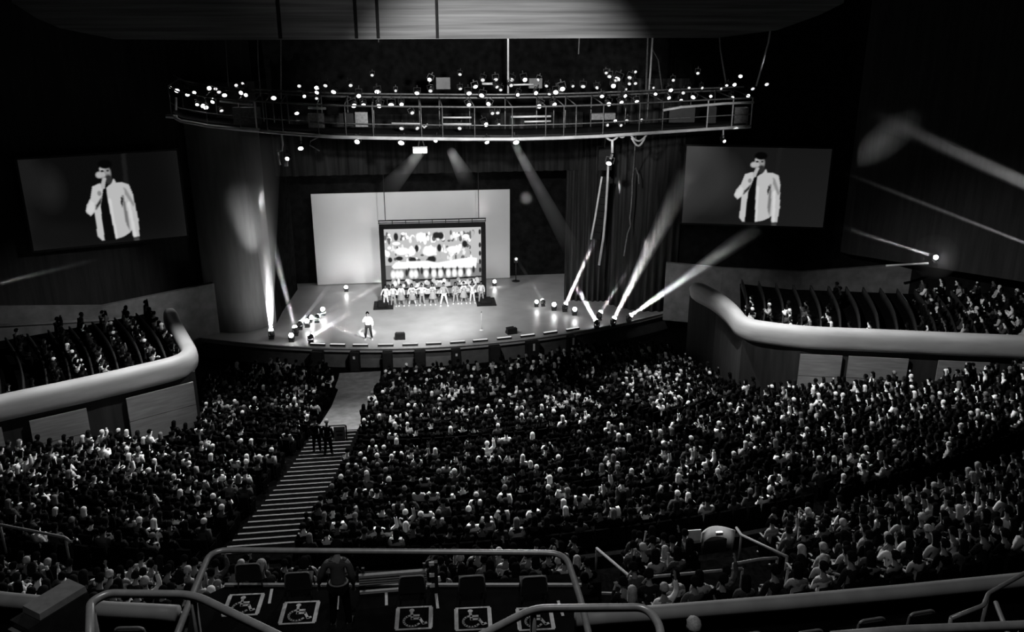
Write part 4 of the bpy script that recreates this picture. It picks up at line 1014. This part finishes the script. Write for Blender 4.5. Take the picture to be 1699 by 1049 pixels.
w = MB(); w.tube([Vector(ony(x, y, yc+(57.2-yc)*min(1, (y-222)/60)))-O3 for x, y in ((1055, 222), (1053, 255), (1051, 282), (1049, 300), (1049, 318), (1047, 345), (1045, 362), (1046, 375), (1041, 388), (1039, 400), (1035, 425))], .045, 6); w.build('cable_run', M['truss'], t, True)
w = MB(); w.tube([Vector(ony(x, y, 57.2))-O3 for x, y in ((1051, 282), (1055, 278), (1059, 290), (1060, 305))], .05, 6); w.build('cable_tail', M['truss'], t, True)

# ------------------------------------------------------------------ aisle barrier
q = onz(553, 735, fz(-3.9, 40.6)+.3); t = thing('aisle_barrier', 'low dark framed barrier with a pale panel where the aisle stairs begin', 'barrier', tuple(q))
w = MB(); w.tube(rounded([(-.62, 0, 0), (-.62, 0, .95), (.68, 0, .95), (.68, 0, 0)], .1), .04, 8); w.build('frame', M['black_metal'], t, True)
w = MB(); w.box((.34, .03, .50), (.56, .04, .74)); pnl = w.build('panel', M['ledge'], t)
w = MB(); w.box((.34, -.005, .62), (.34, .02, .07)); w.box((.34, -.005, .42), (.30, .02, .12)); w.build('panel_slot', M['black_metal'], pnl)

# ------------------------------------------------------------------ lower tier fittings
def handrail(name, pts, r, m, label, cat='handrail', posts=(), drop=.9, rad=.12):
    P = [Vector(p) for p in pts]; t = thing(name, label, cat, tuple(P[0])); o0 = P[0]
    w = MB(); w.tube([p-o0 for p in rounded(P, rad)], r, 10); w.build('rail', M[m], t, True)
    for i in posts:
        p = P[i]-o0; w = MB(); w.tube([p, p+Vector((0, 0, -drop))], r*.8, 8); w.build('post', M[m], t, True)
    return t
hz = 7.75
for pts, lab, ps in (([(-60, 858), (0, 871), (108, 892), (116, 899)], 'grey handrail before the lower tier at the picture edge', (1, 2)),
                     ([(1330, 873), (1390, 860), (1442, 850)], 'grey handrail before the lower tier, far half', (0, 2)),
                     ([(1558, 833), (1610, 812), (1699, 783), (1760, 765)], 'grey handrail before the lower tier, nearest the far wall', (0, 2)),
                     ([(1555, 818), (1590, 803), (1618, 793)], 'short grey rail bar behind the far handrail', (0, 2))):
    handrail('handrail', [onz(x, y, hz) for x, y in pts], .045, 'railgrey', lab, posts=ps, drop=1.0)
for pts, lab, ps in (([(990, 910), (1046, 958), (1066, 960)], 'slanted grey handrail beside the tier gangway', (0, 1)),
                     ([(1078, 958), (1100, 956), (1165, 950), (1232, 944)], 'long level grey rail in front of the lit tier entrance', (0, 2, 3)),
                     ([(1222, 876), (1230, 888), (1306, 924)], 'slanted grey handrail behind the lit tier entrance', (1, 2)),
                     ([(1217, 936), (1262, 928), (1290, 926)], 'short grey rail beside the lit tier entrance', (0, 2)),
                     ([(352, 898), (310, 893), (290, 905)], 'faint grey rail beyond the bay platform corner', (0, 1))):
    handrail('handrail', [mezz_on(x, y, 1.0) for x, y in pts], .04, 'railgrey', lab, posts=ps, drop=.9)
mn = MB()
for x0, y0, x1, y1 in ((162, 905, 218, 914), (150, 917, 205, 926), (142, 929, 200, 938), (962, 962, 1002, 957), (980, 973, 1022, 968), (990, 987, 1030, 984)):
    a = Vector(mezz_on(x0, y0, .12)); b = Vector(mezz_on(x1, y1, .12)); a.z = b.z = (a.z+b.z)/2
    mn.tube([a, b], .05, 6)
struct(mn, 'trim_tier_stairs', M['nosing'], 'pale nosings of the lower tier gangway stairs')
# lit entrance in the tier
a = Vector(mezz_on(1190, 918, .1)); t = thing('entrance_hood', 'pale rounded hood of the lit tier entrance among the seats', 'entrance', tuple(a))
w = MB(); w.wall([(-.5+1.0*i/12, .3*math.sin(PI*i/12)) for i in range(13)], 0, .75, .08); w.build('hood_wall', M['column'], t, True)
w = MB(); w.box((-.05, -.12, .80), (.22, .1, .1)); w.build('lamp', M['lampsilver'], t)
spot('entrance_light', a+Vector((0, -.1, .95)), a+Vector((0, .6, .3)), 140, 9, .8, .08)
a = Vector(mezz_on(1151, 893, .9)); t = thing('notice_board', 'small square pale notice board on a post beside the tier entrance', 'sign', (a.x, a.y, a.z-.9))
w = MB(); w.box((0, 0, 1.0), (.42, .04, .36)); w.build('board', M['white'], t)
w = MB(); w.tube([(0, .04, 0), (0, .04, .9)], .03, 8); w.build('post', M['black_metal'], t, True)

# ------------------------------------------------------------------ wheelchair bay platform
BZ = 12.3
bq = lambda x, y: onz(x, y, BZ)
pl_ = [bq(300, 1120), bq(318, 1000), bq(372, 974), bq(965, 974), bq(985, 1120)]
w = MB(); w.prism([(p[0], p[1]) for p in pl_], BZ-.35, BZ); struct(w, 'floor_bay_platform', mat('dark_bay_vinyl', .008, .8, noise=.25, scale=3), 'dark platform floor of the wheelchair bays')
w = MB(); w.prism([tuple(bq(372, 974)[:2]), tuple(bq(965, 974)[:2]), (3.4, 15.2), (-3.4, 15.2)], BZ-1.7, BZ-1.25); struct(w, 'floor_bay_step', M['floor'], 'dark step in front of the wheelchair bays')
w = MB(); w.wall([tuple(bq(372, 973)[:2]), tuple(bq(965, 973)[:2])], 9.5, BZ+.03, .06); struct(w, 'trim_bay_edge', M['railgrey'], 'grey edge strip of the bay platform')
def bay_sign(px, py, label, loc2=None):
    c = bq(px, py); t = thing('wheelchair_marking', label, 'floor marking', (c[0], c[1], BZ+.002), -.06, 'wheelchair markings on the bay platform')
    h = .29; e = .035; w = MB()
    for dx, dy, sx, sy in ((0, h, 2*h, e), (0, -h, 2*h, e), (-h, 0, e, 2*h), (h, 0, e, 2*h)): w.box((dx, dy, .004), (sx+e, sy if sy == e else sy-e, .008))
    w.build('border', M['mark'], t)
    w = MB(); w.lathe([(.045, 0), (.045, .008)], 14, (-.045, .20, 0)); z = .004
    def st(a, b, r=.028):
        A, B = Vector((a[0], a[1])), Vector((b[0], b[1])); d = B-A; w.box(((A.x+B.x)/2, (A.y+B.y)/2, z), (d.length+r, r*1.7, .008), rz=math.atan2(d.y, d.x))
    st((-.045, .14), (-.03, -.03)); st((-.035, .06), (.08, .06)); st((-.03, -.02), (.10, -.02)); st((.10, -.02), (.165, -.16)); st((.165, -.16), (.215, -.14))
    arc = [(-.03+.145*math.cos(q), -.075+.145*math.sin(q)) for q in [math.radians(105+i*20) for i in range(12)]]
    for a, b in zip(arc, arc[1:]): st(a, b, .022)
    w.build('wheelchair_symbol', M['mark'], t); return t
bays = [(404, 1004, 'faint first'), (497, 1017, 'second'), (687, 1026, 'third'), (785, 1027, 'fourth'), (888, 1027, 'fifth')]
nm = ['white wheelchair symbol on the floor by the capped man\'s bay', 'white wheelchair symbol on the floor behind the dark seated figure', 'white wheelchair symbol behind the chair nearest the ribbed barrier', 'white wheelchair symbol behind the middle chair of the last three', 'white wheelchair symbol half covered by the near handrail']
for (px, py, _), lab in zip(bays, nm): bay_sign(px, py, lab)
w = MB()
for px, py in ((641, 993), (725, 998), (930, 1010), (560, 1000), (449, 990)):
    c = bq(px, py); w.box((c[0], c[1], BZ+.006), (.05, .42, .008), rz=.02)
struct(w, 'trim_bay_lines', M['mark'], 'white divider dashes painted between wheelchair bays')
def bay_chair(px, py, label):
    c = bq(px, py); t = thing('bay_chair', label, 'chair', (c[0], c[1]+.31, BZ), -.03, 'chairs in the wheelchair bays')
    w = MB(); w.box((0, .02, .27), (.44, .40, .07)); w.build('seat', M['black'], t)
    w = MB(); w.box((0, -.19, .40), (.46, .06, .34), taper=.92); w.build('backrest', M['black'], t)
    w = MB(); w.tube(rounded([(-.235, -.2, .26), (-.215, -.225, .59), (.215, -.225, .59), (.235, -.2, .26)], .08), .014, 8); w.build('back_frame', M['railgrey'], t, True)
    for x in (-.2, .2):
        for y in (-.17, .18):
            w = MB(); w.tube([(x, y, .26), (x*1.1, y*1.15, 0)], .015, 6); w.build('leg', M['black_metal'], t, True)
    return t
for px, py, lab in ((686, 1008), (785, 1008), (888, 1009), (497, 1001), (418, 985)) and ((686, 1008, 'black chair in the bay right behind the ribbed barrier'), (785, 1008, 'black chair in the middle bay of the last three'), (888, 1009, 'black chair in the bay partly behind the near handrail'), (497, 1002, 'black chair in the bay left of the plaid-shirted person'), (415, 987, 'black chair in the outermost bay behind the capped person')): bay_chair(px, py, lab)
# ribbed barrier
q = bq(655, 980); t = thing('ribbed_barrier', 'low grey ribbed barrier at the front of the bay platform', 'barrier', (q[0], q[1], BZ))
for z, h in ((.62, .05), (.50, .16), (.22, .14)):
    w = MB(); w.box((-.02, 0, z-.25), (1.22, .06, h))
    for k in range(3): w.tube([(-.62, -.04, z-.25-h*.3+k*h*.3), (.58, -.04, z-.25-h*.3+k*h*.3)], .014, 6)
    w.build('slat', M['railgrey'], t)
for x in (-.55, .55):
    w = MB(); w.box((x, .05, .25), (.05, .05, .5)); w.build('post', M['black_metal'], t)
q = bq(722, 982); t = thing('bay_post', 'dark slim post with pale ends beside the ribbed barrier', 'post', tuple(q))
w = MB(); w.box((0, 0, .32), (.12, .1, .64)); w.build('post_body', M['black'], t)
for z in (.64, .40, .18):
    w = MB(); w.box((-.05, -.055, z), (.09, .03, .07)); w.build('pale_clip', M['white'], t)
# people in front of the bays
for px, py, lab, m, pose, hm in ((430, 950, 'person in pale cap seated before the outermost wheelchair bay', M['cloth1'], dict(arms=('lap', 'lap'), lean=.1), M['hairpale']), (503, 944, 'person in black seated before the second wheelchair bay', M['cloth0'], dict(arms=('rest', 'rest')), None)):
    q = onz(px, py, BZ-1.25+1.34); figure(lab, (q[0], q[1]+.1, BZ-1.25), face_angle(q[0], q[1]), pose, m, M['trouser'], hm=hm)
    o = bpy.data.objects.new('theatre_seat', seat_me); COL.objects.link(o); o.location = (q[0], q[1]+.1, BZ-1.25); o.rotation_euler = (0, 0, face_angle(q[0], q[1])); tag(o, 'dark seat under the '+lab.split(' seated')[0], 'seat')
q = bq(567, 1040)
o, N, E = figure('person in plaid shirt and pale belt standing on the bay platform, seen from behind', (q[0], q[1], BZ), face_angle(q[0], q[1]), dict(sit=False, arms=('wide', 'hang'), spread=.05, lean=.06), M['plaid'], M['trouser'], scale=.93)
w = MB(); w.tube([(.165*math.cos(a), .14*math.sin(a), .975) for a in [2*PI*i/20 for i in range(20)]], .018, 6, closed=True); link_part('belt', w.mesh('belt', M['ledge'], True), o)

# ------------------------------------------------------------------ upper balcony: parapet, rails, steps, seats
def balc(y): return 12.9+.69*(11.0-y)
w = MB()
for i in range(11):
    y = 10.4-i; w.box((-9.2, y-.5, balc(y)-1.0), (13.2, 1.0, 1.6)); w.box((9.2, y-.5, balc(y)-1.0), (13.6, 1.0, 1.6)); 
    if y < 6.5: w.box((0, y-.5, balc(y)-1.3), (6, 1.0, 1.6))
struct(w, 'floor_upper_balcony', M['floor'], 'dark steps of the upper balcony')
def para(pts, name, lab):
    P = [Vector(onz(x, y, 13.5)) for x, y in pts]; w = MB(); w.tube(resample(P, .4), .125, 14); struct(w, name, M['tube2'], lab, True)
    w = MB(); w.wall([(p.x, p.y) for p in P], 11.0, 13.45, .1); struct(w, name+'_wall', M['dark'])
M['tube2'] = mat('grey_parapet_cap', .34, .5, noise=.15, scale=2)
para([(-160, 975), (15, 997), (180, 1012), (295, 1018)], 'trim_balcony_parapet_left', 'grey rounded balcony parapet behind the near handrail')
para([(955, 1027), (1100, 1017), (1300, 1001), (1500, 983), (1699, 963), (1850, 946)], 'trim_balcony_parapet_right', 'grey rounded balcony parapet sweeping to the far side')
fr = lambda x, y: onz(x, y, 16.3)
pp = [fr(272, 1110), fr(320, 985), fr(350, 913), fr(938, 918), fr(965, 1000), fr(990, 1110)]
t = handrail('handrail', pp, .036, 'rail', 'wide U-shaped steel handrail round the stairwell in front', posts=(0, 5), drop=1.1, rad=.22)
nr = lambda x, y: onz(x, y, 17.7)
a = [nr(148, 1110), nr(150, 1000), nr(178, 985), nr(320, 987), nr(455, 1052), nr(560, 1105)]
handrail('handrail', a, .036, 'rail', 'steel stair handrail near the dark case, bending down across the bays', posts=(1, 3), drop=1.1, rad=.15)
a = [nr(740, 1085), nr(810, 1049), nr(885, 1010), nr(1072, 1008), nr(1094, 1035), nr(1104, 1110)]
handrail('handrail', a, .034, 'rail', 'steel stair handrail sloping up to a level top near the balcony parapet', posts=(2, 4), drop=1.1, rad=.12)
sr = lambda x, y: onz(x, y, 15.2)
handrail('handrail', [sr(1578, 1026), sr(1632, 1005), sr(1640, 985), sr(1699, 952), sr(1760, 918)], .028, 'rail', 'bent steel handrail in the corner of the upper balcony', posts=(0, 2), drop=1.0, rad=.05)
handrail('handrail', [sr(1652, 1000), sr(1672, 1050), sr(1680, 1070)], .03, 'railgrey', 'short slanted grey rail leg under the corner handrail', posts=(), rad=.05)
ar = lambda x, y: onz(x, y, 16.4)
handrail('handrail', [ar(1380, 1056), ar(1500, 1046), ar(1699, 1038), ar(1800, 1034)], .05, 'railgrey', 'thick level grey rail along the bottom of the far balcony', posts=(0, 2), drop=1.2, rad=.1)
def hoop_seat(px, py, label):
    q = onz(px, py, 14.35); t = thing('balcony_seat', label, 'seat', (q[0], q[1], 14.35-.9), face_angle(q[0], q[1]), 'hoop backed seats behind the balcony parapet')
    w = MB(); w.box((0, .2, .42), (.46, .42, .08)); w.build('seat', M['seat'], t)
    w = MB(); w.box((0, -.02, .64), (.40, .06, .46)); w.build('backrest', M['black'], t)
    w = MB(); w.tube(rounded([(-.22, 0, .1), (-.20, -.02, .9), (.20, -.02, .9), (.22, 0, .1)], .09), .018, 8); w.build('hoop_frame', M['rail'], t, True)
for px, py, lab in ((1342, 1046, 'balcony seat with pale hoop frame, farthest from the corner handrail'), (1446, 1026, 'balcony seat with pale hoop frame, second from the corner handrail'), (1529, 1014, 'balcony seat with pale hoop frame closest to the corner handrail'), (1240, 1050, 'balcony seat top just showing beyond the level steel handrail'), (215, 1040, 'balcony seat back framed by the near stair handrail'), (128, 1050, 'balcony seat back beside the near handrail\'s outer leg')): hoop_seat(px, py, lab)
q = onz(1152, 1046, 14.5)
figure('person with pale hair at the picture bottom beside the level steel handrail', (q[0], q[1], 13.2), face_angle(q[0], q[1]), dict(arms=('lap', 'lap')), M['cloth0'], M['trouser'], hm=M['hairpale'])
# dark case on the near side
a = Vector(onz(128, 962, 14.2)); b = Vector(onz(28, 1022, 14.2)); d = (b-a); ang = math.atan2(d.y, d.x); L = d.length
t = thing('equipment_case', 'long dark equipment case with pale lid edge on the near balcony side', 'case', ((a.x+b.x)/2, (a.y+b.y)/2, 13.45), ang)
w = MB(); w.box((0, 0, .3), (L, .42, .6)); w.build('case_body', M['black_metal'], t)
w = MB(); w.box((-.1*L, 0, .66), (L*.8, .40, .10), taper=.96); w.build('lid', M['railgrey'], t)
w = MB(); w.tube([(L*.2, .24, .2), (L*.35, .24, .2)], .03, 8); w.build('handle', M['white'], t)
w = MB(); w.box((L*.5+.04, 0, .35), (.06, .36, .3)); w.build('end_plate', M['truss'], t)
for o in list(bpy.data.objects):
    if o.type == 'MESH' and o.name.startswith('tmp'): bpy.data.objects.remove(o)
